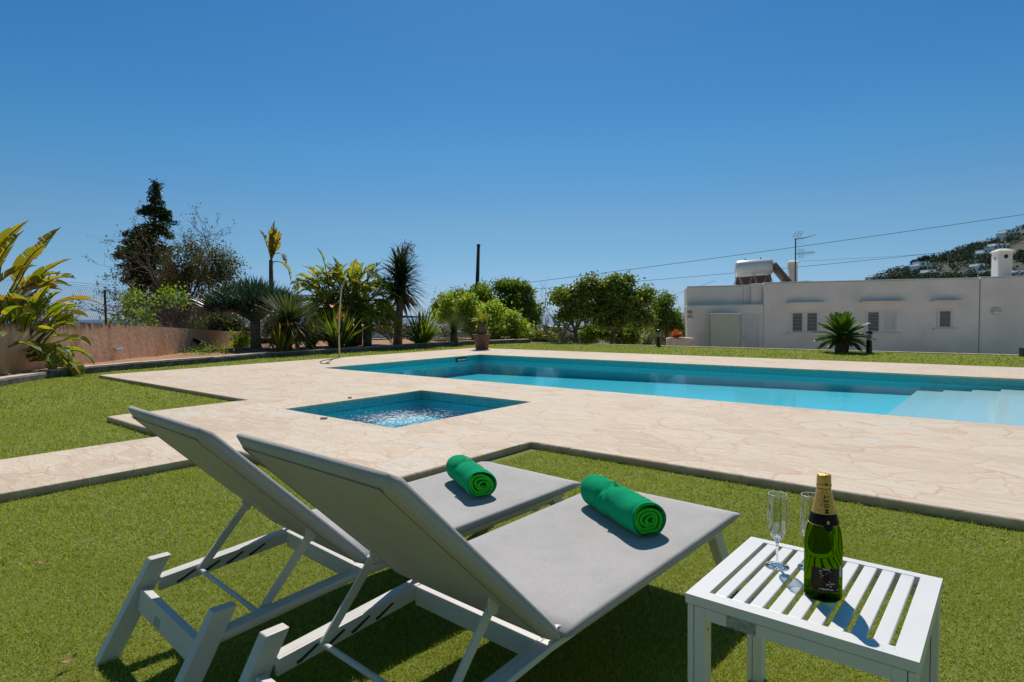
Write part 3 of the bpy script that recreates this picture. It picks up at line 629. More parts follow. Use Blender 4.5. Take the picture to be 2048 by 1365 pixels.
# towels
def towel(A,B,rad,label,seed,letters):
    A,B=Vector(A),Vector(B); ax=(B-A); L=ax.length; ang=math.atan2(ax.y,ax.x)
    root=empty('rolled_towel',A,ang,label,'towel','green rolled towels on the loungers')
    rnd=random.Random(seed); n=64; m=40; b=MB()
    def rr(x,a):                               # a: angle about axis, 0=+y local, pi/2 = up
        r=rad*(1.0+.03*math.sin(3*a+1)+.02*math.sin(x*40+2*a))
        tie=math.exp(-((x-L*.42)/.03)**2)      # pinched waist with creases
        r*=1-.17*tie*(.55+.45*math.sin(a+.6))
        for (cx,ca,sl) in ((L*.36,1.7,1.9),(L*.5,2.6,1.4),(L*.45,1.1,-1.7),(L*.34,2.9,-1.2)):
            q=(x-cx)-(a-ca)*.035*sl; 
            r-=.010*math.exp(-(q/.010)**2)*math.exp(-((a-ca)/.55)**2)
            r+=.006*math.exp(-((q-.02)/.012)**2)*math.exp(-((a-ca)/.6)**2)
        return r
    lo=-.80*rad
    def P(x,a,k=1.0):
        r=rr(x,a)*k; y=r*math.cos(a)*1.08-.10*r*math.sin(a); z=r*math.sin(a)*.98; z=max(z,lo+ .002*math.sin(9*y/rad))
        return (x,y,z)
    for i in range(m+1):
        x=L*i/m; e=min(x,L-x); k=1-.06*max(0,1-e/.02)**2
        for j in range(n): b.v.append(P(x,2*math.pi*j/n,k))
    for i in range(m):
        for j in range(n): a=i*n+j; c=i*n+(j+1)%n; b.f.append((a,c,c+n,a+n))
    # rim turning inwards at both ends
    for e,(x,dx) in enumerate(((0,.02),(L,-.02))):
        k0=len(b.v)
        for j in range(n): q=P(x,2*math.pi*j/n,.86); b.v.append((x+dx*.3,q[1],q[2]))
        for j in range(n): q=P(x,2*math.pi*j/n,.84); b.v.append((x+dx*2,q[1],q[2]))
        base=0 if e==0 else m*n
        for j in range(n):
            j2=(j+1)%n; b.f.append((base+j,k0+j,k0+j2,base+j2)); b.f.append((k0+j,k0+n+j,k0+n+j2,k0+j2))
    b.build('outer_layer',M['towel'],root,smooth=True)
    # inner spiral
    sp=MB()
    for k,x0,x1 in ((0,.010,.06),(1,L-.06,L-.006)):
        sp=MB()
        turns=3.6; N=150; th=.0052
        for side in (0,1):
            pass
        ring=[]
        for i in range(N+1):
            f=i/N; a=f*turns*2*math.pi+seed; r=.86-.70*f
            wob=1+.09*math.sin(a*1.3+seed)*(.4+f)+.07*math.sin(a*2.9+seed)*(.3+f)
            y,z=[c for c in P(L/2,a%(2*math.pi),1.0)[1:]]
            y=rad*r*wob*math.cos(a)*1.06-.14*rad*r*math.sin(a)+.05*rad*f; z=max(rad*r*wob*math.sin(a)*(1-.12*f)-.10*rad*f,lo*.93*(r/.86)); ring.append((y,z,a,f))
        k0=len(sp.v)
        for (y,z,a,f) in ring:
            ln=math.hypot(y,z)+1e-6; ny,nz=y/ln,z/ln; off=(.0075*math.sin(a*.9+1))*f
            for (dx0,t) in ((x0-off,th),(x1+off,th),(x1+off,-th),(x0-off,-th)): sp.v.append((dx0,y+ny*t,z+nz*t))
        for i in range(N):
            for q in range(4): a_=k0+i*4+q; c_=k0+i*4+(q+1)%4; sp.f.append((a_,c_,c_+4,a_+4))
        so=sp.build('inner_roll',M['towelin'],root,smooth=True)
        bv=so.modifiers.new('b','BEVEL'); bv.width=.0028; bv.segments=3; bv.limit_method='ANGLE'
    # embroidered writing along the back of the roll
    cu=bpy.data.curves.new('t','FONT'); cu.body=letters; cu.size=.030; cu.extrude=.0006; cu.offset=-.0006; cu.space_character=1.15
    to=bpy.data.objects.new('t',cu); C.objects.link(to); dg=bpy.context.evaluated_depsgraph_get(); me=bpy.data.meshes.new_from_object(to.evaluated_get(dg)); 
    bpy.data.objects.remove(to)
    wd=max(v_.co.x for v_ in me.vertices)
    for v_ in me.vertices:
        x=L*.97-(v_.co.x)*(L*.9/wd); a=math.pi/2-(0.45+v_.co.y/rad*.75)*-1 if False else math.pi/2+sgn*(.10+v_.co.y/rad*.6)
        r=rr(x,a)+.0012+v_.co.z; v_.co=(x,r*math.cos(a)*1.04,r*math.sin(a))
    me.update(); link('embroidery',me,M['thread'],root)
    return root
sgn=-1
A2=gz(1190,979,.340+.060); B2=gz(1299,1042,.338+.060); A1=gz(918,934,.340+.057); B1=gz(964,970,.340+.057)
print('towel',(A2-B2).length,(A1-B1).length)
towel(A2,B2,.072,'green rolled towel on the right lounger, longer and nearer to the camera',1.0,'IO O J')
towel(A1,B1,.068,'green rolled towel on the left lounger, farther from the camera',2.2,'I I O I J O I')
# ------------------------------------------------------------------ side table with slats
def make_table():
    ph=R(50.245); o=Vector((.437,1.53,0)); root=empty('side_table',o,ph-math.pi/2,'small white slatted metal side table holding the bottle and glasses','side table')
    # local: x along the near edge (0..S), y along slats
    S=.502; T=.45; t=.024; bw=.047; fw=.040
    g=.0122; sw=(S-2*bw-10*g)/9
    fr=MB(); fr.b2(0,bw,0,S,T-t,T); fr.b2(S-bw,S,0,S,T-t,T); fr.b2(bw,S-bw,0,fw,T-t,T); fr.b2(bw,S-bw,S-fw*.7,S,T-t,T)
    # one welded top rim: merge butt joints
    me=fr.build('top_frame',M['white'],root)
    for k in range(9):
        x=bw+g+k*(sw+g); MB().b2(x,x+sw,fw+.0004,S-fw*.7-.0004,T-.012,T-.0008).build('slat',M['white'],root,bevel=.003,seg=3)
    ap=MB(); z1=T-t-.0035; z0=z1-.03; a=.004
    ap.b2(a+.045,S-a-.045,a,a+.02,z0,z1); ap.b2(a+.045,S-a-.045,S-a-.02,S-a,z0,z1); ap.b2(a,a+.02,a+.045,S-a-.045,z0,z1); ap.b2(S-a-.02,S-a,a+.045,S-a-.045,z0,z1)
    ap.build('apron',M['white'],root,bevel=.001)
    for i in (0,1):
        for j in (0,1):
            x=a if i==0 else S-a-.045; y=a if j==0 else S-a-.045
            lg=MB(); e=.0009
            xa=(x,x+.0165-e,x+.0165+e,x+.045) if i==0 else (x,x+.0285-e,x+.0285+e,x+.045)
            lg.b2(xa[0],xa[1],y,y+.045,0,z1); lg.b2(xa[2],xa[3],y+.0006,y+.0444,0,z1-.0005)
            lo=lg.build('leg',M['white'],root,bevel=.0012)
            cx=x+.045+.0003 if i==0 else x-.0003
            MB().tube([(cx,y+.0225,.36),(cx+(.0015 if i==0 else -.0015),y+.0225,.36)],.004,12).build('screw',M['plate'],lo)
            MB().b2(x+.004,x+.041,y+.004,y+.041,-.004,.0).build('foot_pad',M['black'],lo)
    MB().b2(.105,.175,a-.0015,a,z0+.001,z1-.001).build('name_plate',M['plate'],root)
    # worn paint scratches at the near right corner
    sc=MB()
    for q in range(16):
        x=S-.075+random.uniform(0,.065); y=.004+random.uniform(0,.03)*(1 if x>S-.04 else .7); l=random.uniform(.002,.007); an=random.uniform(-.7,.4)
        dx,dy=math.cos(an)*l,math.sin(an)*l; sc.add([(x,y,T+.0003),(x+dx,y+dy*.4,T+.0003),(x+dx*.8,y+dy+.0012,T+.0003)],[(0,1,2)])
    sc.build('scratches',simple('scratched_paint',(.38,.36,.34),(.6,.58,.55),rough=.6,scale=200),root)
    MB().b2(a+.003,S-a-.003,a+.004,S-a-.004,z1,T-t).build('shadow_gap',M['dark'],root) if False else None
    return root
make_table()
# bottle
def bottle():
    p=gz(1645.5,1191.5,.45); root=empty('champagne_bottle',p,0,'green champagne bottle with gold foil neck and dark torn label','bottle')
    R0=.0435
    prof=[(0,.012),(.02,.006),(.034,.0),(.040,.0008),(.0432,.006),(R0,.014),(R0,.125),(.0430,.140),(.0415,.155),(.0387,.171),(.0350,.187),(.0308,.203),(.0268,.219),(.0234,.235),(.0205,.250),(.0180,.264),(.0158,.278),(.0143,.29),(.0143,.30),(0,.30)]
    MB().lathe(prof,64).build('glass_body',M['bottle'],root,smooth='auto')
    def rad(z):
        pts=[(r,zz) for r,zz in prof if zz>.01]; 
        for (r1,z1),(r2,z2) in zip(pts[:-1],pts[1:]):
            if z1<=z<=z2: return r1+(r2-r1)*(z-z1)/(z2-z1+1e-9)
        return .0143
    zs=[.214,.222,.230,.238,.246,.254,.262,.270]; foil=[(rad(z)+.0007,z) for z in zs]+[(.0158,.277),(.0172,.280),(.0178,.2835),(.0172,.287),(.0162,.2895),(.0166,.293),(.0163,.307),(.0155,.3095),(.0120,.3115),(0,.3120)]
    fo=MB().lathe(foil,48,jit=.006,cap=False).build('gold_foil',M['foil'],root,smooth=True)
    col=[(rad(z)+.0010,z) for z in (.190,.195,.2,.205,.21,.2155)]; MB().lathe([(col[0][0]-.001,.1898)]+col+[(col[-1][0]-.001,.2157)],48,cap=False).build('neck_band',M['ink'],root,smooth=True)
    MB().lathe([(rad(.189)+.0002,.1878),(rad(.189)+.0013,.1882),(rad(.189)+.0013,.1892),(rad(.189)+.0002,.1896)],48,cap=False).build('gold_line',M['foil'],root)
    va=-math.pi/2-.36+.52                      # angle of the lettering, seen right of centre
    view=math.atan2(-p.y,-p.x); va=view+.30
    def wrap(poly_me,name,mat,ang,zc,off,rot=True):
        for v_ in poly_me.vertices:
            x,y,zz=v_.co
            if rot: h,z=-y,zc+x               # text reads upwards
            else: h,z=x,zc+y
            r=rad(min(max(z,.02),.272))+off; 
            if z>.272: r=.0168+ .0012
            a=ang+h/r; v_.co=((r+zz)*math.cos(a),(r+zz)*math.sin(a),z)
        poly_me.update(); return link(name,poly_me,mat,root)
    def text(s,size,sp=1.0):
        cu=bpy.data.curves.new('t','FONT'); cu.body=s; cu.size=size; cu.offset=.0003; cu.extrude=.0001; cu.space_character=sp; cu.align_x='LEFT'; cu.align_y='CENTER'; cu.resolution_u=4
        to=bpy.data.objects.new('t',cu); C.objects.link(to); dg=bpy.context.evaluated_depsgraph_get(); me=bpy.data.meshes.new_from_object(to.evaluated_get(dg)); bpy.data.objects.remove(to); return me
    wrap(text('MOËT',.0138,1.3),'lettering',M['ink'],va,.2185,.0012)
    st=MB(); pts=[((.0042 if k%2==0 else .0017)*math.sin(k*math.pi/5),(.0042 if k%2==0 else .0017)*math.cos(k*math.pi/5),0) for k in range(10)]; st.add(pts+[(0,0,0)],[(k,(k+1)%10,10) for k in range(10)])
    me=bpy.data.meshes.new('star'); me.from_pydata(st.v,[],st.f); wrap(me,'star',M['ink'],va,.2885,.0010,rot=False)
    # oval seal on the neck band
    k=MB(); N=24; ctr=(0,0,.0003); k.add([(.0115*math.cos(2*math.pi*i/N),.0185*math.sin(2*math.pi*i/N),.0) for i in range(N)]+[(.0113*math.cos(2*math.pi*i/N),.0182*math.sin(2*math.pi*i/N),.0012) for i in range(N)]+[(.0055*math.cos(2*math.pi*i/N),.009*math.sin(2*math.pi*i/N),.0014) for i in range(N)]+[(0,0,.0014)],[(i,(i+1)%N,(i+1)%N+N,i+N) for i in range(N)]+[(i+N,(i+1)%N+N,(i+1)%N+2*N,i+2*N) for i in range(N)]+[(i+2*N,(i+1)%N+2*N,3*N) for i in range(N)])
    me=bpy.data.meshes.new('seal'); me.from_pydata(k.v,[],k.f); wrap(me,'neck_seal',M['label'],va,.1965,.0018,rot=False)
    k=MB(); k.b2(-.003,.003,-.004,.004,0,.0006); me=bpy.data.meshes.new('c'); me.from_pydata(k.v,[],k.f); wrap(me,'seal_emblem',M['foil'],va,.1985,.0034,rot=False)
    # torn dark back label
    la=view+.12
    def patch(w0,w1,z0,z1,off,name,mat,ragged=False,nx=26,nz=10):
        b=MB()
        for j in range(nz+1):
            for i in range(nx+1):
                h=w0+(w1-w0)*i/nx; z=z0+(z1-z0)*j/nz
                if ragged and j==nz and i%3: z-=abs(math.sin(i*1.7))*.007
                if ragged and j==0: z+=abs(math.sin(i*2.3+1))*.004
                a=la+h/R0; r=R0+off; b.v.append((r*math.cos(a),r*math.sin(a),z))
        for j in range(nz):
            for i in range(nx): a=j*(nx+1)+i; b.f.append((a,a+1,a+nx+2,a+nx+1))
        return b.build(name,mat,root,smooth=True)
    lab=patch(-.032,.034,.026,.090,.0006,'label',M['label'],True)
    patch(.0360,.0455,.062,.092,.0006,'tax_strip',M['silver'])
    b=MB(); rr=random.Random(5)
    for q in range(46):
        if q<16: h,z=rr.gauss(-.003,.006),.088-abs(rr.gauss(0,.008))
        elif q<36: h,z=rr.gauss(.004,.010),.0335+abs(rr.gauss(0,.0018))
        else: h,z=rr.uniform(.0,.02),rr.gauss(.047,.004)
        l=rr.uniform(.0008,.0032); vs=[]
        for e in range(5):
            an=2*math.pi*e/5+rr.random(); hh=h+l*math.cos(an)*1.3; zz=z+l*math.sin(an)*.7; a=la+hh/R0; vs.append(((R0+.0011)*math.cos(a),(R0+.0011)*math.sin(a),zz))
        b.add(vs,[(0,1,2,3,4)])
    b.build('torn_paper',M['silver'],root)
    # fine print rules
    b=MB()
    for q in range(9):
        for (h0,h1) in ((-.024,-.004),(.008,.030)):
            z=.080-q*.0050; hs=[h0+(h1-h0)*e/8 for e in range(9)]; vs=[]
            for h in hs:
                a=la+h/R0; vs+=[((R0+.0009)*math.cos(a),(R0+.0009)*math.sin(a),z),((R0+.0009)*math.cos(a),(R0+.0009)*math.sin(a),z+.0006)]
            b.add(vs,[(2*e,2*e+2,2*e+3,2*e+1) for e in range(8)])
    b.build('fine_print',simple('print_brown',(.16,.11,.08),rough=.6),root)
bottle()
def flute(px,py,label):
    p=gz(px,py,.4502); root=empty('champagne_flute',p,0,label,'glass','champagne flutes on the slatted table')
    k=.93
    bowl=[(.0045,.075),(.009,.082),(.016,.092),(.0212,.105),(.0248,.125),(.0262,.148),(.0260,.175),(.0250,.205),(.0243,.222)]
    inner=[(.0236,.222),(.0243,.205),(.0253,.175),(.0255,.148),(.0240,.126),(.0200,.108),(.0140,.0985),(.006,.094),(0,.093)]
    sc=lambda L:[(r,z*k) for r,z in L]
    MB().lathe(sc([(0,.0745)]+bowl+[(.0240,.2228)]+inner),48).build('bowl',M['flute'],root,smooth=True)
    MB().lathe(sc([(0,.006),(.0042,.008),(.0034,.016),(.0032,.04),(.0038,.062),(.0046,.0745),(.0095,.0835),(.013,.090),(.010,.0955),(0,.0925)]),28).build('stem',M['stemglass'],root,smooth=True)
    MB().lathe(sc([(0,.0005),(.030,.0),(.0318,.0012),(.0316,.0024),(.022,.0042),(.010,.0072),(.004,.0105),(0,.0108)]),48).build('foot',M['stemglass'],root,smooth=True)
    MB().lathe([(.0240,.2058),(.0250,.2066),(.0245,.2078),(.0234,.2070),(.0240,.2058)],48,cap=False).build('rim',M['frost'],root,smooth=True)  # opaque pale ring, paints in the glint along the glass edge
flute(1554,1133,'empty champagne flute standing clear, left of the bottle')
flute(1620,1136,'empty champagne flute half hidden behind the bottle')
# ------------------------------------------------------------------ small litter
for i,(px,py,lb_,rz) in enumerate([(86,1132,'curled dry leaf lying on the grass at the left edge of the lawn',.2),(136,1332,'bent dry leaf on the grass left of the lounger foot',1.1)]):
    b=MB(); vs=[];n=8
    for k in range(n+1):
        t=k/n-.5; w=.008*math.sqrt(max(.02,1-(2*t)**2)); z=.012+.014*(2*t)**2; vs+=[(t*.055,-w,z+.004),(t*.055,0,z),(t*.055,w,z+.005)]
    b.add(vs,[(3*k+q,3*k+3+q,3*k+4+q,3*k+1+q) for k in range(n) for q in (0,1)])
    o=b.build('dry_leaf',M['dryleaf'],smooth=True); o.location=gz(px,py,.012); o.rotation_euler=(0,0,rz); tag(o,lb_,'leaf','dry leaves on the lawn')
for (px,py,s,lb_) in [(648,838,.045,'flat pale pebble on the paving by the near left edge of the spa'),(700,797,.03,'tiny pale stone on the paving behind the spa')]:
    b=MB(); b.lathe([(0,0),(s*.8,.004),(s,.012),(s*.7,.022),(0,.025)],10,jit=.12); o=b.build('pebble',M['pebble'],smooth=True); o.location=gz(px,py,.06); tag(o,lb_,'pebble')

# ------------------------------------------------------------------ plants
def pick(pts_r,n,shell=.5):
    w=np.array([r[0]*r[1]*r[2] for _,r in pts_r])**.72; w/=w.sum(); idx=RNG.choice(len(pts_r),n,p=w)
    c=np.array([tuple(p) for p,_ in pts_r])[idx]; r=np.array([q for _,q in pts_r])[idx]
    d=RNG.normal(size=(n,3)); d/=np.linalg.norm(d,axis=1)[:,None]; k=(shell+(1-shell)*RNG.random(n)**.6)
    return c+d*r*k[:,None]
def leafcloud(name,lumps,ntw,per,ls,mat,parent,spread=.16,shell=.5,aspect=.5,stretch=(1,1,1),droop=0):
    T=pick(lumps,ntw,shell); P=np.repeat(T,per,axis=0)+RNG.normal(size=(ntw*per,3))*spread*np.array(stretch)
    n=len(P); u=RNG.normal(size=(n,3)); u[:,2]-=droop; u/=np.linalg.norm(u,axis=1)[:,None]; w=RNG.normal(size=(n,3)); w-=u*(w*u).sum(1)[:,None]; w/=np.linalg.norm(w,axis=1)[:,None]
    L=(ls*RNG.uniform(.6,1.3,n))[:,None]; W=L*aspect*.5
    V=np.stack([P-u*L*.5,P+w*W,P+u*L*.5,P-w*W],1).reshape(-1,3)
    if parent is not None: V=V-np.array(parent.location)
    return npmesh(name,V,4,mat,parent)
def limbs(root,base,targets,r0,name='trunk',mat=None,fork=.35,wig=.12,n=8,single=False):
    b=MB(); base=Vector(base); fk=None
    cen=sum((Vector(t) for t in targets),Vector())/len(targets)
    fkp=base.lerp(Vector((cen.x,cen.y,cen.z)),fork); fkp.x+=random.uniform(-wig,wig)
    m=base.lerp(fkp,.5)+Vector((random.uniform(-wig,wig)*.5,random.uniform(-wig,wig)*.5,0))
    b.tube([base-Vector((0,0,.15)),base+Vector((0,0,.03)),m,fkp],[r0*1.4,r0*1.12,r0*.9,r0*.78],n)
    for t in targets:
        t=Vector(t); q=[fkp]; k=5
        for i in range(1,k+1): q.append(fkp.lerp(t,i/k)+Vector([random.gauss(0,wig*.35) for _ in range(3)])*(1 if i<k else 0)+Vector((0,0,-.1*math.sin(math.pi*i/k))))
        b.tube(q,[r0*.55*(1-.14*i) for i in range(k+1)],6)
        for s in range(3):
            a=q[random.randint(2,k)]; e=a+Vector((random.gauss(0,.35),random.gauss(0,.35),random.uniform(.1,.5))); b.tube([a,a.lerp(e,.5)+Vector((random.gauss(0,.04),0,.03)),e],[r0*.2,r0*.14,r0*.05],4)
    b.v=[(x-root.location.x,y-root.location.y,z-root.location.z) for x,y,z in b.v]
    return b.build(name,mat or M['bark'],root,smooth=True)
def bladeset(b,c,n,L,W,el0,el1,droop,seg=4,az=(0,2*math.pi),fold=.0,rnd=.2,up=None,axis=None):
    c=Vector(c)
    for i in range(n):
        a=random.uniform(*az); e=random.uniform(el0,el1); l=L*random.uniform(1-rnd,1+rnd); w=W*random.uniform(.8,1.2)
        d=Vector((math.cos(a)*math.cos(e),math.sin(a)*math.cos(e),math.sin(e))); side=Vector((-math.sin(a),math.cos(a),0))
        if axis is not None: d=axis@d; side=axis@side
        p=c+d*.02; vs=[]; 
        for k in range(seg+1):
            t=k/seg; ww=w*(.75+.6*t if t<.35 else 1.0-(t-.35)/.65)**.6 if t<1 else 0.001; ww=max(ww,.001)
            vs+=[p-side*ww*.5,p+side*ww*.5]; d=(d+Vector((0,0,-droop*l/seg*(.4+t)))).normalized(); p=p+d*(l/seg)
        b.add(vs,[(2*k,2*k+1,2*k+3,2*k+2) for k in range(seg)])
def banana_leaf(b,pet,base,az,elev,Lp,Lb,W,droop,split=.35,fold=.35,seg=14):
    d=Vector((math.cos(az)*math.cos(elev),math.sin(az)*math.cos(elev),math.sin(elev))); side=Vector((-math.sin(az),math.cos(az),0))
    p=Vector(base); path=[p.copy()]
    for k in range(4): d=(d+Vector((0,0,-droop*.10))).normalized(); p=p+d*(Lp/4); path.append(p.copy())
    pet.tube(path,[.028,.024,.02,.016,.014],5,cap=False)
    mid=[p.copy()]; dirs=[d.copy()]; bl=[p.copy()]
    for k in range(seg): d=(d+Vector((0,0,-droop/seg*(.5+1.2*k/seg)))).normalized(); p=p+d*(Lb/seg); mid.append(p.copy()); dirs.append(d.copy())
    pet.tube(mid[::2],[.012]*(len(mid[::2])-1)+[.003],4,cap=False)
    roll=random.uniform(-.6,.6)
    for sg in (-1,1):
        run=None; tw=0
        for k in range(seg):
            t0,t1=k/seg,(k+1)/seg; wd=lambda t:W*.5*max(.04,(math.sin(math.pi*min(1,t*1.02+.02)**.72))**.75)
            up0=side.cross(dirs[k]).normalized(); up=-up0 if up0.z<0 else up0
            sv=(side*math.cos(roll)+up*math.sin(roll)); uv=(up*math.cos(roll)-side*math.sin(roll))
            cut=random.random()<split
            if cut: tw=random.uniform(-.5,.25); 
            s0=.12 if cut else 0.0
            e0=(sv*sg*math.cos(fold+tw)+uv*math.sin(fold+tw)); fw=dirs[k]*.45
            A=mid[k]; B=mid[k+1]; 
            o0=A+(B-A)*s0+(e0+fw).normalized()*wd(t0+s0/seg)*1.1; o1=B+(e0+fw).normalized()*wd(t1)*1.1
            if run is None or cut: run=(b.v.__len__()); b.v+=[tuple(A+(B-A)*s0),tuple(o0)]; last=run
            n0=len(b.v); b.v+=[tuple(B),tuple(o1)]; b.f.append((last,last+1,n0+1,n0)); last=n0
def strelitzia(px,py,z,Hh,n,name,label,Wd,spreadr,stems=3,bladeL=1.0,seed=1,dr=1.0,mat='strel',split=.35,Y=None,trunk=.5,group=None,elr=(.75,1.35)):
    random.seed(seed); p=gz(px,py,z) if Y is None else Vector((at(px,py,Y).x,Y,z)); root=empty(name,p,0,label,'plant' if Hh<3.2 else 'tree',group)
    lf=MB(); pt=MB(); tk=MB()
    for s in range(stems):
        bx=Vector((random.uniform(-spreadr,spreadr),random.uniform(-spreadr*.6,spreadr*.6),0)) if stems>1 else Vector((0,0,0))
        h=Hh*trunk*random.uniform(.65,1.05) if stems>1 else Hh*trunk
        tk.tube([bx-Vector((0,0,.1)),bx+Vector((0,0,h*.5)),bx*1.1+Vector((0,0,h))],[.10,.08,.06],8)
        m=n//stems; fa=random.uniform(-.5,.5)
        for k in range(m):
            f=(k+.5)/m; side=1 if k%2 else -1; az=fa+(0 if side>0 else math.pi)+random.uniform(-.7,.7); el=elr[1]-(elr[1]-elr[0])*f+random.uniform(-.12,.12)
            lp=(Hh-h)*.42*random.uniform(.8,1.15); lb=bladeL*random.uniform(.75,1.1)*(1 if f<.7 else .85)
            banana_leaf(lf,pt,bx*1.1+Vector((0,0,h*random.uniform(.75,1))),az,el,lp,lb,Wd*random.uniform(.8,1.15),dr*(random.uniform(.6,1.5)+f*1.0),split=split)
    tk.build('stems',M['bark'],root,smooth=True); pt.build('petioles',LF['regina'],root,smooth=True); lf.build('leaves',LF[mat],root)
    return root
def bird_shrub(px,py,z,Hh,n,label,seed,flowers=0,mat='regina',w=.075,el=(.55,1.5),Y=None):
    random.seed(seed); p=gz(px,py,z) if Y is None else Vector((at(px,py,Y).x,Y,z)); root=empty('bird_of_paradise_shrub',p,0,label,'shrub','strelitzia shrubs in the flower bed')
    b=MB()
    for i in range(n):
        a=random.uniform(0,2*math.pi); r=random.uniform(0,.16); bladeset(b,(r*math.cos(a),r*math.sin(a),0),1,Hh*random.uniform(.75,1.05),w,*el,.22,seg=6,az=(a-.5,a+.5),rnd=.1)
    b.build('leaves',LF[mat],root)
    b=MB(); f=MB()
    for i in range(flowers):
        a=random.uniform(0,6.28); t=Vector((math.cos(a)*.28,math.sin(a)*.28-.1,Hh*random.uniform(.7,.98)))
        b.tube([(0,0,0),t*.55+Vector((0,0,.05)),t],.009,5)
        f=MB()
        for k in range(5): bladeset(f,t,1,.20,.06,.3,1.3,.1,seg=2,az=(k*.5,k*.5+.4))
        f.build('flower',M['orange'],root)
    if flowers: b.build('flower_stalks',LF['regina'],root)
    return root
# soil height
ZS=.11
strelitzia(-55,738,ZS,4.3,40,'giant_bird_of_paradise','large yellow-green strelitzia with torn paddle leaves at the left edge',.42,.35,stems=3,bladeL=1.35,mat='strelold',dr=.6,seed=21,trunk=.16,split=.45,elr=(.8,1.45))
strelitzia(-4,742,ZS,2.5,110,'giant_bird_of_paradise','low dense strelitzia clump with broad leaves hanging over the left kerb',.27,.62,stems=8,bladeL=.72,dr=.85,seed=5,trunk=.12,split=.3,elr=(.3,1.45))
strelitzia(78,737,ZS,1.0,9,'young_bird_of_paradise','small bright green strelitzia shoot in front of the terracotta wall',.2,.1,stems=2,bladeL=.35,seed=9,trunk=.1,split=.1,mat='fig')
strelitzia(692,691,ZS,4.0,250,'giant_bird_of_paradise','big rounded strelitzia clump with many torn leaves behind the shower pole',.34,.50,stems=14,bladeL=.78,seed=31,trunk=.45,split=.75,elr=(.0,1.4))
# tall single-stemmed one with upright leaves
random.seed(3); p=Vector((at(548,690,24.5).x,24.5,ZS)); root=empty('giant_bird_of_paradise',p,0,'tall single-stem strelitzia with yellowed upright leaves above the dragon tree','tree')
zt=at(548,520,24.5).z-ZS; zz=at(560,442,24.5).z-ZS
MB().tube([(0,0,-.1),(-.05,0,zt*.6),(-.02,0,zt)],[.12,.1,.08],8).build('stem',M['bark'],root,smooth=True)
lf=MB(); pt=MB()
for k in range(13): banana_leaf(lf,pt,(-.02,0,zt-.05+random.uniform(-.1,.1)),random.choice((0,math.pi))+random.uniform(-.6,.6),random.uniform(1.25,1.5),random.uniform(.1,.5),random.uniform(.9,1.25),.42,random.uniform(.1,.7),split=.5)
banana_leaf(lf,pt,(0,0,zt-.15),.1,.95,.35,.95,.30,3.4,split=.8); banana_leaf(lf,pt,(0,0,zt+.1),-.25,1.1,.3,.7,.26,3.0,split=.8)
pt.build('petioles',LF['regina'],root); lf.build('leaves',LF['strelold'],root)
# dragon tree with wide umbrella crown
def dragon():
    random.seed(12); Y=20.9; p=Vector((at(512,697,Y).x,Y,ZS)); root=empty('dragon_tree',p,0,'wide dark umbrella-shaped dragon tree with thick grey trunk','tree')
    tk=MB(); b=MB(); zf=at(512,640,Y).z-ZS
    tk.tube([(0,0,-.1),(0,0,.3),(.0,0,zf)],[.20,.165,.17],12)
    x0=at(400,600,Y).x-p.x; x1=at(600,600,Y).x-p.x
    for i in range(80):
        a=2.39996*i; r=math.sqrt((i+.5)/80); tx=(x0+x1)/2+(x1-x0)/2*.82*r*math.cos(a); ty=1.35*r*math.sin(a); tz=zf+.86-.55*r*r+random.uniform(-.08,.08)
        t=Vector((tx,ty,tz)); tk.tube([(0,0,zf-.05),Vector((tx*.45,ty*.45,zf+.22+.12*r)),t-Vector((0,0,.02))],[.09,.06,.04],6)
        od=Vector((tx*.35,ty*.35,1)).normalized(); q=Vector((0,0,1)).rotation_difference(od).to_matrix()
        bladeset(b,t,46,.62,.036,-.35,1.4,.4,seg=3,axis=q)
    tk.build('trunk',M['barkgrey'],root,smooth=True); b.build('crown',LF['dragon'],root)
dragon()
def rosette_tree(px,py,Y,topy,rw,rh,name,label,L,W,mat,tr,n,lean=0,bark='barkgrey',droop=.2,cat='tree'):
    p=Vector((at(px,py,Y).x,Y,ZS)); root=empty(name,p,0,label,cat); zt=at(px,topy,Y).z-ZS
    MB().tube([(0,0,-.1),(lean*.3,0,zt*.4),(lean,0,zt)],[tr*1.25,tr,tr*.8],12).build('trunk',M[bark],root,smooth=True); b=MB()
    for i in range(n):
        f=random.random(); c=Vector((lean*(1+.15*f),0,zt+rh*f)); bladeset(b,c,1,L*(.85+.35*math.sin(math.pi*min(1,f+.2))),W,-.95+.75*f,.35+1.1*f,droop,seg=3)
    b.build('crown',LF[mat],root); return root,zt
random.seed(8)
rosette_tree(578,697,19.3,650,.1,.12,'desert_spoon','grey-green ball-shaped grass tree on a short dark trunk before the dragon tree',1.2,.030,'grey',.09,1100,bark='bark',droop=.25,cat='plant')
random.seed(18)
rt,zt=rosette_tree(795,688,23,592,.1,1.25,'yucca_tree','tall yucca with dark spiky oval crown and thick pinkish trunk','.',.03,'yucca',.14,0,lean=.16) if False else rosette_tree(795,688,23,592,.1,1.15,'yucca_tree','tall yucca with dark spiky oval crown and thick pinkish trunk',.98,.11,'yucca',.15,430,lean=.16,droop=.3)
b=MB(); top=Vector((.3,0,zt+1.25))
for i in range(60):
    e=top+Vector((random.gauss(.12,.22),random.gauss(0,.2),random.uniform(.2,.72))); b.tube([top+Vector((0,0,random.uniform(-.1,.25))),top.lerp(e,.6)+Vector((random.gauss(0,.04),0,.02)),e],[.008,.005,.003],4)
    for _ in range(3): e2=e+Vector((random.gauss(0,.07),random.gauss(0,.07),random.gauss(0,.07))); b.tube([e,e2],[.006,.012],4)
b.build('dry_flower_spike',LF['dry'],rt)
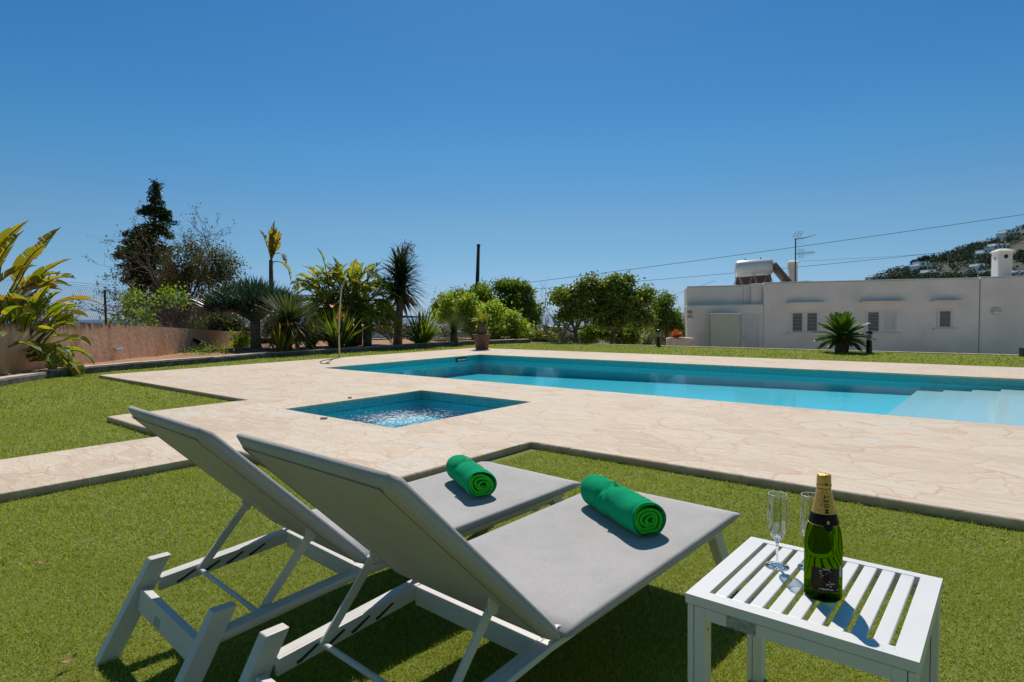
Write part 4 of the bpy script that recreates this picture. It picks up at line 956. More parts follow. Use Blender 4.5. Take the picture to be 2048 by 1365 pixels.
bird_shrub(563,704,ZS,.9,42,'yellow-tinted strelitzia shrub with one orange flower beside the kerb, leftmost',1,flowers=1,mat='strelold',w=.10,el=(.75,1.5))
bird_shrub(622,697,ZS,1.1,70,'dark strelitzia shrub between the ball-shaped plant and the shower pole',2,w=.05)
bird_shrub(676,697,ZS,1.4,130,'tall strelitzia shrub with orange flowers directly behind the shower pole',3,flowers=4,w=.07)
bird_shrub(843,689,ZS,1.3,150,'wide bushy strelitzia shrub with yellow tips right of the yucca',4,w=.075,el=(.35,1.5))
b0=gz(908,686,ZS); random.seed(4); root=empty('fountain_grass',b0,0,'fine-bladed round grass tuft beside the potted cycad','plant')
b=MB(); bladeset(b,(0,0,.35),750,.78,.009,-.1,1.5,.3,seg=3); b.build('blades',LF['grey'],root); MB().tube([(0,0,-.1),(0,0,.38)],[.17,.13],10).build('trunk',M['bark'],root,smooth=True)
# second row fillers
def cycad_frond(b,c,az,el,L,nl,lw,ll,droop,rib):
    d=Vector((math.cos(az)*math.cos(el),math.sin(az)*math.cos(el),math.sin(el))); side=Vector((-math.sin(az),math.cos(az),0)); p=Vector(c); path=[p.copy()]
    for k in range(nl):
        t=k/nl; d=(d+Vector((0,0,-droop/nl))).normalized(); p=p+d*(L/nl); path.append(p.copy()); up=side.cross(d); up=up if up.z>0 else -up
        l=ll*math.sin(math.pi*min(1,.12+.88*t))**.6*(1 if t>.12 else .3)
        for sg in (-1,1):
            e=(side*sg*.85+up*.35+d*.55).normalized(); w=d*lw*.5
            b.add([p-w,p+w,p+e*l],[(0,1,2)])
    rib.tube(path[::3],.006,4,cap=False)
random.seed(15)
root=empty('cycad',gz(760,690,ZS),0,'arching green palm fronds low beside the big strelitzia clump','palm'); b=MB(); r_=MB()
root.location=Vector((at(735,690,21.4).x,21.4,ZS))
for k in range(22): cycad_frond(b,(0,0,.55),random.uniform(0,6.28),random.uniform(.1,1.35),1.1,26,.03,.2,1.3,r_)
b.build('fronds',LF['cycad'],root); r_.build('ribs',LF['cycad'],root); MB().tube([(0,0,-.1),(0,0,.6)],[.16,.14],10).build('trunk',M['bark'],root,smooth=True)
# potted cycad
pp=gz(964,699,.06); root=empty('plant_pot',pp,0,'large reddish-brown plastic pot standing at the corner of the paving','pot')
k=.0155*1; hh=.50
MB().lathe([(0,0),(.20,0),(.205,.02),(.235,.22),(.240,.23),(.243,.25),(.262,.40),(.268,.41),(.300,.425),(.302,.475),(.295,.48),(.275,.475),(.255,.43),(0,.42)],40).build('pot_body',M['terra'],root,smooth='auto')
MB().lathe([(.25,.432),(.12,.437),(0,.44)],24).build('potting_soil',M['soil'],root)
random.seed(22); root=empty('cycad',pp+Vector((0,0,.43)),0,'small cycad with thick dark trunk and yellowish fronds growing in the pot','palm'); b=MB(); r_=MB()
MB().lathe([(.10,-.02),(.15,.05),(.16,.15),(.15,.28),(.11,.4),(.06,.46),(0,.48)],14,jit=.09).build('trunk',M['bark'],root)
for k in range(26): cycad_frond(b,(0,0,.44),random.uniform(0,6.28),random.uniform(.35,1.35),.36,18,.018,.10,.6,r_)
b.build('fronds',LF['cycyel'],root); r_.build('ribs',LF['cycyel'],root)
# lawn cycad by the house
random.seed(23); p=Vector((at(1684,703,16.7).x,16.7,0)); root=empty('cycad',p,0,'bushy dark green cycad on a stout shaggy trunk before the house windows','palm'); b=MB(); r_=MB()
kk=16.7/1215.6
MB().lathe([(12*kk,-.1),(13*kk,.08),(12*kk,.18),(13*kk,.3),(11*kk,.4),(6*kk,.48),(0,.5)],16,jit=.12).build('trunk',M['bark'],root)
for k in range(105):
    el=random.uniform(-.1,1.45); cycad_frond(b,(0,0,.36),random.uniform(0,6.28),el,.76*random.uniform(.85,1.1)*(1 if el>.3 else .85),30,.036,.15,.55 if el>.7 else .75,r_)
b.build('fronds',LF['cycad'],root); r_.build('ribs',LF['cycad'],root)
# broadleaf trees
def tree(px,py,Y,z,lumps,ntw,per,ls,mat,name,label,targets=None,r0=.1,fork=.4,group=None,spread=.13,bark='bark',shell=.45,aspect=.5,seed=1,cat='tree',trunk=True,clump=True):
    random.seed(seed); p=Vector((at(px,py,Y).x,Y,z)); root=empty(name,p,0,label,cat,group); k=Y/F
    L=[(at(a,b_,Y+dy),(rx*k,(rx*.8+ry*.2)*k,ry*k)) for a,b_,rx,ry,dy in lumps]
    if clump:
        L2=[]
        for c_,r_ in L:
            for _ in range(11):
                d_=Vector((random.gauss(0,1),random.gauss(0,1),random.gauss(0,1))).normalized(); f_=random.uniform(.45,.95); g_=random.uniform(.22,.42)
                L2.append((c_+Vector((d_.x*r_[0]*f_,d_.y*r_[1]*f_,d_.z*r_[2]*f_)),(r_[0]*g_,r_[1]*g_,r_[2]*g_)))
        L0=L; L=L2
    else: L0=L
    leafcloud('crown',L,ntw,per,ls,LF[mat],root,spread=spread,shell=shell,aspect=aspect)
    if trunk:
        tg=[l[0] for l in L0] if targets is None else [at(a,b_,Y) for a,b_ in targets]
        limbs(root,p,tg,r0,fork=fork,mat=M[bark])
    return root
tree(1010,690,31,-1.1,[(1000,600,38,34,0),(1040,600,34,34,0),(960,590,36,26,.5),(1010,575,30,16,0),(1065,625,22,34,0),(930,605,22,22,0)],2200,8,.16,'carob','carob_tree','tall rounded mid-green tree behind the potted cycad, right of the utility pole',seed=2,r0=.16)
tree(960,690,26.5,-.6,[(950,625,50,34,0),(900,618,30,30,0),(1000,635,40,36,0),(1030,655,26,24,0),(960,660,50,24,-.5)],2300,7,.15,'lemon','lemon_tree','light green leafy tree directly behind the potted cycad',seed=3,r0=.12)
tree(882,690,29,-.9,[(885,610,20,22,0),(905,600,20,20,0),(875,630,14,16,0)],420,8,.11,'carob','small_tree','small round green tree left of the light green one',seed=4,r0=.07)
tree(1158,694,25,-.4,[(1130,600,26,26,0),(1165,580,22,26,0),(1150,625,36,22,0),(1185,565,14,18,0),(1180,620,22,22,0)],950,8,.15,'citrus','orange_tree','left of two dark glossy citrus trees, with bare forked trunk and gaps in its crown',targets=[(1105,640),(1130,610),(1165,590),(1185,575),(1185,630),(1060+80,580)],r0=.1,seed=5,group='citrus trees behind the far lawn edge',shell=.3)
tree(1218,694,25.3,-.4,[(1225,600,36,34,0),(1262,610,34,34,0),(1240,575,34,20,0),(1205,585,20,26,0),(1280,640,24,18,0),(1225,640,40,20,0),(1290,590,16,18,0)],2300,8,.15,'citrus','orange_tree','right of two dark glossy citrus trees, with a dense wide crown',targets=[(1190,630),(1215,600),(1250,610),(1275,620),(1240,590)],r0=.11,seed=6,group='citrus trees behind the far lawn edge',shell=.3)
tree(1335,694,30,-1,[(1325,620,28,26,0),(1345,640,24,28,0),(1310,650,20,22,0),(1350,665,22,20,0),(1330,600,16,14,0)],1300,8,.12,'carob','olive_tree','mid-green tree close to the left corner of the house',r0=.12,seed=7)
tree(1220,694,27,-.8,[(1190,668,26,22,0),(1230,670,26,20,0),(1262,672,18,20,0),(1175,680,16,12,0)],1300,8,.14,'carob','ivy_bush','dense ivy-green bush beneath the two citrus trees',cat='bush',trunk=False,seed=8,shell=.6)
tree(1078,690,27,-.6,[(1060,678,26,12,0),(1090,676,22,14,0),(1040,682,16,8,0)],700,8,.11,'citrus','low_bush','low dark glossy bush left of the citrus trees',cat='bush',trunk=False,seed=9)
tree(1130,700,34,-1.2,[(1120,675,30,18,0),(1160,682,22,12,0),(1095,670,16,22,0),(1300,682,40,12,0),(1340,690,20,10,0)],800,8,.12,'scrub','scrub_bush','greyish scrub seen low between the tree trunks',cat='bush',trunk=False,seed=10,shell=.2)
# bare twigs left of citrus
random.seed(44)
def bare(px,py,Y,z,tips,r0,name,label,cat='tree',twigs=60,leaf=None,nleaf=0,ls=.08,sp=.5,extra=None,bark='bark',lev_=3):
    p=Vector((at(px,py,Y).x,Y,z)); root=empty(name,p,0,label,cat); b=MB(); ends=[]
    def grow(a,d,l,r,lev):
        q=[a]; 
        for k in range(4): d=(d+Vector([random.gauss(0,.18) for _ in range(3)])+Vector((0,0,.06))).normalized(); q.append(q[-1]+d*l/4)
        b.tube([x-p for x in q],[r*(1-.15*i) for i in range(5)],5 if lev<2 else 3,cap=False)
        if lev>=sp_lev: ends.append(q[-1]); ends.append(q[2]); return
        for _ in range(3 if lev>0 else 4):
            i=random.randint(2,4); grow(q[i],(d+Vector([random.gauss(0,.55) for _ in range(3)])).normalized(),l*random.uniform(.55,.8),r*.5,lev+1)
    sp_lev=lev_
    for (tx,ty) in tips:
        t=at(tx,ty,Y+random.uniform(-.4,.4)); d=(t-p); l=d.length*.46; grow(p,d.normalized(),l,r0,0)
    b.build('branches',M[bark],root,smooth=True)
    if nleaf:
        E=np.array([tuple(e) for e in ends]); idx=RNG.integers(0,len(E),nleaf); P=E[idx]+RNG.normal(size=(nleaf,3))*.055-np.array(p); n=nleaf
        u=RNG.normal(size=(n,3)); u/=np.linalg.norm(u,axis=1)[:,None]; w=RNG.normal(size=(n,3)); w-=u*(w*u).sum(1)[:,None]; w/=np.linalg.norm(w,axis=1)[:,None]
        V=np.stack([P-u*ls*.5,P+w*ls*.25,P+u*ls*.5,P-w*ls*.25],1).reshape(-1,3); npmesh('leaves',V,4,LF[leaf],root)
    return root
bare(1125,694,25.4,-.4,[(1075,600),(1110,590),(1150,560)],.05,'bare_shrub','leafless brown shrub leaning left of the citrus trees',leaf='citrus',nleaf=60)
# conifer
def conifer():
    random.seed(77); Y=30; p=Vector((at(308,650,Y).x,Y,-.6)); root=empty('cypress_tree',p,0,'tall dark cypress with narrow top and wide drooping left boughs','tree'); k=Y/F
    top=at(312,366,Y); b=MB(); b.tube([(0,0,0),(.05,0,(top.z+.6)*.5),(top.x-p.x,0,top.z+.5)],[.28,.16,.03],10)
    prof=[(372,2,5),(392,6,9),(412,9,14),(432,22,26),(452,42,36),(472,60,42),(492,72,44),(512,78,46),(532,78,48),(552,60,48),(572,52,46),(592,60,46),(612,68,44),(632,60,40)]
    lumps=[]
    for (yy,wl,wr) in prof:
        nb=3+int((wl+wr)/9)
        for _ in range(nb):
            f=random.uniform(-wl,wr); y0_=yy+random.uniform(-10,10); n_=3 if abs(f)>14 else 1
            dY=random.uniform(-1.0,1.0)*(wl+wr)/110
            for q_ in range(n_):
                g=f*(1-.22*q_); q=at(310+g,y0_+abs(g)*.10-4*q_,Y+dY*(1-.2*q_)); lumps.append((q,(10*k*random.uniform(.6,1.4),9*k,3.2*k*random.uniform(.7,1.4))))
            q=at(310+f,y0_+abs(f)*.1,Y+dY); b.tube([Vector((.05,0,max(.3,q.z-p.z-.1))),Vector((q.x-p.x,q.y-p.y,q.z-p.z))],[.035,.012],4)
    lumps+= [(at(310+(y-366)*.04,y,Y),(4*k,4*k,7*k)) for y in (370,380,392,404,418)]
    b.build('trunk',M['bark'],root,smooth=True); leafcloud('crown',lumps,5200,7,.14,LF['conifer'],root,spread=.07,shell=.1,aspect=.45)
conifer()
random.seed(51); bare(352,650,27,-.4,[(330,470),(380,440),(420,470),(400,510),(450,500),(330,520),(460,540),(370,500),(480,490),(430,430),(490,560)],.09,'sparse_tree','sparse half-bare tree with fine grey twigs beside the cypress',leaf='olive',nleaf=5200,ls=.10,lev_=4)
tree(400,650,26,-.4,[(400,545,36,26,0),(440,560,32,26,0),(365,565,30,30,0),(430,515,30,22,0),(385,500,26,24,.4),(455,535,26,24,0),(345,530,20,24,0),(470,580,22,18,0)],1250,7,.10,'olive','olive_tree','brownish olive-leaved tree in front of the sparse twiggy one',seed=13,r0=.07,shell=.1,spread=.18)
tree(268,650,20.5,.3,[(262,597,18,13,0),(280,592,14,11,0),(270,608,14,8,0),(255,605,12,9,0)],48,6,.11,'fig','fig_tree','small bright green fig tree on a thin bent trunk, left of the pair',targets=[(262,600),(280,598)],r0=.035,seed=14,aspect=.8,fork=.55)
tree(338,650,20.5,.3,[(345,590,20,14,0),(330,600,18,12,0),(358,605,16,10,0)],55,6,.11,'fig','fig_tree','small bright green fig tree on an upright thin trunk, right of the pair',targets=[(330,602),(350,595),(362,608)],r0=.035,seed=15,aspect=.8,fork=.5)
tree(295,650,20,.3,[(295,640,16,14,0),(300,610,9,12,0),(285,632,10,10,0),(240,645,20,8,0),(220,648,10,6,0)],90,6,.11,'fig','leafy_bush','bright green low bush showing above the terracotta wall',cat='bush',trunk=False,seed=16,aspect=.8)
tree(430,690,23.5,ZS,[(430,655,22,10,0),(400,650,16,10,0),(460,655,26,10,0),(490,660,20,10,0),(450,640,30,14,0)],500,7,.13,'scrub','shaded_shrub','dark shaded shrub filling the gap beneath the dragon tree crown',cat='bush',trunk=False,seed=17)
tree(490,700,22,ZS,[(488,680,14,16,0),(480,692,10,8,0)],60,7,.16,'fig','leafy_shrub','yellow-green leafy shrub at the foot of the dragon tree, by the wall end',cat='bush',trunk=False,seed=18,aspect=.4)
tree(60,650,24,.0,[(62,600,26,16,0),(45,615,22,14,0),(80,618,20,14,0)],340,7,.10,'scrub','wild_shrub','dusty green shrub outside the wire fence at the far left',seed=19,cat='bush',r0=.05)
random.seed(61); bare(98,650,17.5,.4,[(125,570),(118,585),(128,600)],.05,'gnarled_tree','gnarled twisting bare stem with a few leaves by the wire fence',leaf='scrub',nleaf=70,ls=.09)
random.seed(62); bare(125,655,21,.2,[(90,590),(120,595),(150,620),(170,625)],.018,'twiggy_shrub','leafless twiggy shrub behind the wire fence',cat='bush')
tree(620,672,28,0,[(600,660,40,16,0),(560,650,40,20,0),(660,650,40,24,0),(640,675,40,12,0)],900,7,.13,'scrub','hedge','dull green hedge in the shade behind the flower bed',cat='hedge',trunk=False,seed=20,shell=.3)
tree(775,672,30,-.8,[(760,655,16,14,0),(790,650,14,16,0),(815,660,16,14,0),(840,665,16,12,0),(880,668,16,12,0)],260,7,.11,'scrub','scrub_bush','sparse grey-green shrubs seen past the yucca trunk',cat='bush',trunk=False,seed=24,shell=.1,spread=.2)
tree(350,716,17.5,ZS,[(330,716,26,3,0),(390,708,34,3,0),(300,722,20,2,0),(430,700,30,3,0)],170,6,.05,'fig','ground_weeds','thin green weeds with tiny yellow flowers at the base of the wall',cat='weeds',trunk=False,seed=25,spread=.1)
# chain-link fence above the wall
def fence():
    root=empty('chain_link_fence',(-10.55,14,.9),0,'grey chain-link fence on thin posts behind the terracotta wall','fence'); X=-10.5
    p0=Vector((-10.55,14,.9))
    for y,zt in ((9.0,2.05),(15.74,1.93)):
        MB().tube([(X+10.55,y-14,-.7),(X+10.55,y-14,zt-.9)],.028,8).build('post',M['wood'],root)
    b=MB(); a=.075; rr=.0022
    def zt(y): return 2.0-.017*(y-13)-.9
    def zb(y): return .9-.02*(y-13)-.9
    y=8.5
    def strip(p,q,w=rr):
        b.add([(X+10.55,p[0]-14,p[1]-w),(X+10.55,p[0]-14,p[1]+w),(X+10.55,q[0]-14,q[1]+w),(X+10.55,q[0]-14,q[1]-w)],[(0,1,2,3)])
    while y<21:
        for sg in (1,-1):
            # diagonal wires clipped to the strip
            h=1.12
            y2=y+h*sg*.62
            pa=(y,zb(y)) ; pb=(y2,zt(y2)); 
            if 8.3<y2<21.2: b.tube([(X+10.55,pa[0]-14,pa[1]),(X+10.55,pb[0]-14,pb[1])],rr,3,cap=False)
        y+=a
    for zf in (0.0,.5,1.0): b.tube([(X+10.55,8.5-14,zb(8.5)+(zt(8.5)-zb(8.5))*zf),(X+10.55,21-14,zb(21)+(zt(21)-zb(21))*zf)],.003,4)
    b.build('wire_mesh',M['galv'],root)
fence()
# shower pole
def shower():
    Y=15.69; p=gz(679,716,.06); root=empty('outdoor_shower',p,0,'thin tall metal outdoor shower pole with bent top at the paving edge','shower'); t1=at(681,600,Y)-p; t2=at(683,578,Y)-p; t3=at(690,560,Y)-p
    MB().tube([(0,0,0),(0,0,t1.z*.5),t1*1.0,t2,t3],[.022,.021,.02,.019,.018],10).build('pole',simple('pole_metal',(.5,.42,.34),rough=.4,metal=.3),root,smooth=True)
    MB().lathe([(0,0),(.06,0),(.06,.012),(.025,.02),(0,.02)],20).build('base_flange',M['galv'],root)
    o=MB().tube([t3-Vector((0,0,.02)),t3+Vector((.04,0,-.02)),t3+Vector((.045,0,-.06))],[.016,.02,.035],10).build('shower_head',M['galv'],root)
    MB().tube([(0,-.03,t1.z*.42),(.03,-.05,t1.z*.42)],.02,8).build('tap',M['galv'],root)
shower()
h=[gz(x,y,.066) for x,y in [(679,716),(668,718),(655,720),(645,722),(640,724),(642,727),(650,728),(660,727)]]
tag(MB().tube(h,.012,6).build('garden_hose',M['wire'],smooth=True),'short dark hose lying on the paving at the foot of the shower pole','hose')
# low far coping, lawn edge coping
b=MB(); b.b2(-15.8,12,LT,LT+.14,-.3,.025); tag(b.build('lawn_edging',M['kerbtop'],mw=SITE,bevel=.01),'thin pale coping along the far edge of the lawn','edging')
b=MB(); b.b2(-10.3,1.4,27.2,27.4,0,.16); tag(b.build('bed_edging',M['kerbtop'],bevel=.01),'low pale coping closing the rear of the planting bed','edging')
# bollard lamps
def bollard():
    root=empty('bollard_lamp',(0,0,0)); k=.082
    MB().lathe([(0,0),(.105,0),(.105,.012),(.075,.03),(.072,.34),(.075,.345),(0,.345)],24).build('post',M['black'],root,smooth='auto')
    MB().lathe([(.064,.345),(.068,.36),(.078,.52),(.076,.52),(.066,.362),(.062,.347)],24,cap=False).build('lamp_glass',M['lampglass'],root,smooth=True)
    MB().lathe([(0,.35),(.028,.35),(.03,.46),(.02,.49),(0,.49)],16).build('diffuser',M['frost'],root,smooth=True)
    MB().lathe([(.086,.515),(.088,.525),(.084,.56),(.06,.585),(0,.597)],24).build('cap',M['black'],root,smooth=True); return root
b1=bollard(); b2_=tree_copy(b1); p=gz(1738,706.5,0); b1.location=p; q=gz(1317,694,0); b2_.location=q
tag(b1,'black bollard lamp with clear glass top beside the cycad','bollard lamp','bollard lamps on the far lawn'); tag(b2_,'black bollard lamp with clear glass top before the trees, left of the house','bollard lamp','bollard lamps on the far lawn')
b=MB(); b.b2(-.2,.2,-.12,.12,0,.22); o=b.build('meter_box',M['black'],bevel=.02); o.location=gz(2062,714,0); o.rotation_euler.z=-.25; tag(o,'small black box on the far lawn edge at the right side','box')
# ------------------------------------------------------------------ house
E0=Vector((11.17,27.0,0)); ED=Vector((9.48,-2.25,0)).normalized(); EN=Vector((-ED.y,ED.x,0))
if EN.y<0: EN=-EN
def hp(px,py,off=0):                           # (along, height) where the pixel ray meets the facade plane moved by off
    r=ray(px,py); o=Vector((0,0,HC)); pl=E0+EN*off; t=(pl-o).dot(EN)/r.dot(EN); q=o+r*t; return ((q-E0).dot(ED),q.z)
HM=Matrix.Translation(E0)@Matrix.Rotation(math.atan2(ED.y,ED.x),4,'Z')
e0,_=hp(1374,600); _,zt=hp(1700,562); zt=2.42; _,za=hp(1450,610.5); zb0=-1.25; e2=hp(2300,560)[0]
house=empty('white_house',E0,math.atan2(ED.y,ED.x),'low flat-roofed white house with parapet and louvred shutters','house')
def hb(name,boxes,mat,parent=house,bevel=0,seg=2):
    b=MB()
    for x in boxes: b.b2(*x)
    return b.build(name,mat,parent,bevel=bevel,seg=seg)
es=hp(1960,600)[0]
hb('wall',[(0,es-.012,0,9,zb0,zt)],M['render'],bevel=.05,seg=3)
hb('wall',[(es+.012,e2,.0,9,zb0,zt+.03)],M['render'],bevel=.05,seg=3)
hb('expansion_joint',[(es-.012,es+.012,.03,.2,zb0,zt-.05)],M['steel_dull'])
hb('annex_wall',[(e0,-.003,.003,3.2,zb0,za)],M['render'],bevel=.04,seg=3)
hb('annex_parapet',[(e0+.01,-.003,.45,3.1,za-.1,zt-.08)],M['render'],bevel=.05,seg=3)
eb=hp(1505,580)[0]; hb('pilaster',[(eb-.02,-.004,.30,.449,za-.05,zt+.0)],M['render'],bevel=.02)
ec=hp(1490,580)[0]; hb('downpipe',[(ec,ec+.09,.40,.449,za-.02,zt-.1)],M['render'],bevel=.02)
hb('parapet_cap',[(.02,es-.02,.02,.26,zt+.001,zt+.03),(es+.02,e2,.02,.26,zt+.031,zt+.06)],M['cap'],bevel=.01)
hb('parapet_cap',[(e0+.03,-.03,.47,.7,zt-.079,zt-.05)],M['cap'],bevel=.01); hb('parapet_cap',[(e0+.02,-.02,.02,.449,za+.001,za+.02)],M['cap'],bevel=.008)
def window(px0,px1,py0,py1,nleaf,closed=()):
    a,z1=hp(px0,py0); c,_=hp(px1,py0); _,z0=hp((px0+px1)/2,py1); _,z1=hp((px0+px1)/2,py0)
    w=empty('window',(0,0,0)); w.parent=house; fr=.06
    b=MB(); b.b2(a-fr,c+fr,-.03,.02,z1,z1+fr); b.b2(a-fr,c+fr,-.03,.02,z0-fr,z0); b.b2(a-fr,a,-.03,.02,z0,z1); b.b2(c,c+fr,-.03,.02,z0,z1)
    lw=(c-a)/nleaf
    for i in range(1,nleaf): b.b2(a+lw*i-.06,a+lw*i+.06,-.032,.02,z0,z1)
    b.build('frame',M['shutter'],w); hb('pane',[(a,c,-.004,-.001,z0,z1)],M['glassdark'],w)
    hb('sill',[(a-.2,c+.2,-.12,-.001,z0-fr-.06,z0-fr-.002)],M['cap'],w,bevel=.01)
    n=13
    for i in range(nleaf):
        b=MB(); x0=a+lw*i+(.065 if i else .004); x1=a+lw*(i+1)-(.065 if i<nleaf-1 else .004); dz=(z1-z0)/n
        b.b2(x0,x0+.04,-.026,-.006,z0,z1); b.b2(x1-.04,x1,-.026,-.006,z0,z1)
        for k in range(n): b.box(((x0+x1)/2,-.016,z0+dz*(k+.5)),(x1-x0-.08,.006,dz*(.98 if i in closed else .2)),Matrix.Rotation(R(20 if i in closed else 50),3,'X'))
        b.build('shutter',M['shutter'],w)
    return a,c,z0,z1
a,c,z0,z1=window(1583,1636,627,663,2); hb('window_canopy',[(a-.2,c+.28,-.34,-.001,z1+.42,z1+.48)],M['render'],bevel=.015)
a,c,z0,z1=window(1734,1792,625,663,2,closed=(1,)); hb('window_canopy',[(a-.3,c+.3,-.34,-.001,z1+.42,z1+.48)],M['render'],bevel=.015)
a,c,z0,z1=window(1877,1903,623,654,1); hb('window_canopy',[(a-.3,c+.3,-.34,-.001,z1+.40,z1+.46)],M['render'],bevel=.015)
a,z1=hp(1486,634); c,_=hp(1521,634); dr=empty('door',(0,0,0)); dr.parent=house; z0=zb0+.3
b=MB(); b.b2(a-.08,a,-.04,.002,z0,z1+.08); b.b2(c,c+.08,-.04,.002,z0,z1+.08); b.b2(a,c,-.04,.002,z1,z1+.08); b.b2(a,a+.07,-.03,.002,z0,z1); b.b2(c-.07,c,-.03,.002,z0,z1); b.build('frame',M['shutter'],dr)
b=MB(); 
for k in range(26): b.box(((a+c)/2,-.014,z0+(z1-z0)*(k+.5)/26),(c-a-.14,.006,(z1-z0)/26*.98),Matrix.Rotation(R(22),3,'X'))
b.build('louvres',M['shutter'],dr); hb('handle',[(a+.02,a+.05,-.08,-.031,hp(1488,678)[1],hp(1488,676)[1]+.04)],M['steel_dull'],dr)
a,z1=hp(1421,629,-.55); c,_=hp(1480,629,-.55); cb=empty('cupboard',(0,0,0)); cb.parent=house
hb('cupboard_body',[(a,c,-.55,-.0,zb0+.2,z1)],M['cabinet'],cb,bevel=.01); hb('cupboard_top',[(a-.02,c+.02,-.57,.0,z1+.001,z1+.04)],M['cap'],cb,bevel=.01)
def wlamp(px,py,rr_):
    x,z=hp(px,py); o=empty('wall_lamp',(x,0,z)); o.parent=house
    b=MB(); b.lathe([(0,0),(rr_,0),(rr_,.05),(rr_*.85,.09),(0,.12)],24); b.v=[(q[0],-q[2]-.003,q[1]) for q in b.v]; b.build('diffuser',M['frost'],o,smooth=True)
    b=MB(); b.b2(-rr_*1.02,rr_*1.02,-.13,-.003,0.0,.02); b.lathe([(0,0),(0.001,0)],4); b.build('hood',M['steel_dull'],o)
wlamp(1380,636,.12); wlamp(1991,623,.16)
x,z=hp(1380,624.5); hb('sign_plate',[(x-.12,x+.09,-.02,.0,z-.06,z+.06)],simple('amber_plate',(.4,.24,.1),rough=.5),house)
# chimneys
def chim(px0,px1,pyt,off,wdep,nm='chimney',hole=True,capr=.25):
    a,zc=hp(px0,pyt,off); c,_=hp(px1,pyt,off); r=empty(nm,(0,0,0)); r.parent=house
    hb('shaft',[(a,c,off,off+wdep,zt-.2,zc-.12)],M['render'],r,bevel=.02)
    b=MB(); n=8; e=.05; pts=[]
    x0,x1,y0,y1=a-e,c+e,off-e,off+wdep+e
    b.v=[(x0,y0,zc-.13),(x1,y0,zc-.13),(x1,y1,zc-.13),(x0,y1,zc-.13),(x0,y0,zc-.09),(x1,y0,zc-.09),(x1,y1,zc-.09),(x0,y1,zc-.09)]
    m=.35; xi0,xi1,yi0,yi1=x0+(x1-x0)*m,x1-(x1-x0)*m,y0+(y1-y0)*m,y1-(y1-y0)*m
    b.v+=[(xi0,yi0,zc+.02),(xi1,yi0,zc+.02),(xi1,yi1,zc+.02),(xi0,yi1,zc+.02)]
    b.f=[(0,1,5,4),(1,2,6,5),(2,3,7,6),(3,0,4,7),(4,5,9,8),(5,6,10,9),(6,7,11,10),(7,4,8,11),(8,9,10,11),(3,2,1,0)]; b.build('cap',M['cap'],r)
    if hole:
        b=MB(); cx=(a+c)/2+.02; b.tube([(cx,off-.004,zc-.33),(cx,off+.01,zc-.33)],.085,16); b.build('flue_hole',M['dark'],r)
        b=MB(); b.tube([(a-.004,off+wdep*.45,zc-.38),(a+.01,off+wdep*.45,zc-.38)],.05,12); b.build('flue_hole',M['dark'],r)
chim(1997,2026,498,.9,.55); chim(1579,1596,521,2.4,.5,hole=False)
# antenna
def antenna():
    off=2.2; a,zb_=hp(1590.5,560,off); _,z1=hp(1590.5,478,off); base=HM@Vector((a,off,zt-.1)); root=empty('tv_antenna',base,math.atan2(ED.y,ED.x),'rooftop television antenna mast with two aerials beside the small chimney','antenna'); H_=z1-zt+.1
    MB().tube([(0,0,0),(0,0,H_)],.028,8).build('mast',M['wood'],root)
    k=27/F*1.05; u=MB(); u.tube([(-.05,0,H_-.02),(.38,.0,H_+.02),(.85,-.1,H_+.15)],[.03,.03,.018],6); u.build('uhf_boom',M['steel_dull'],root)
    g=MB()
    for i in range(3):
        x=-.12+.14*i
        g.tube([(x,-.2,H_+.05),(x+.13,-.1,H_+.32)],.008,4); g.tube([(x,.2,H_+.05),(x+.13,.1,H_+.32)],.008,4); g.tube([(x+.02,-.2,H_-.05),(x+.2,-.1,H_-.3)],.008,4)
    for j in range(4): g.tube([(-.12+.04*j,-.2,H_+.06+.08*j),(.2+.04*j,-.2,H_+.06+.08*j)],.005,4)
    g.build('reflector_grid',M['steel_dull'],root)
    z2=hp(1590.5,508.5,off)[1]-zt+.1; v_=MB(); v_.tube([(0,0,z2),(.85,0,z2+.06)],[.022,.014],6); v_.build('vhf_boom',M['steel_dull'],root)
    g=MB()
    for i in range(12): x=.12+.06*i if i<5 else .42+.062*(i-5); h_=.22 if i<5 else .14-.006*i; g.tube([(x,0,z2-h_+.02),(x,0,z2+h_+.02)],.008,4)
    for j in (-.2,-.1,.1,.2): g.tube([(.1,0,z2+j),(.38,0,z2+j+.02)],.004,4)
    g.build('elements',M['steel_dull'],root)
antenna()
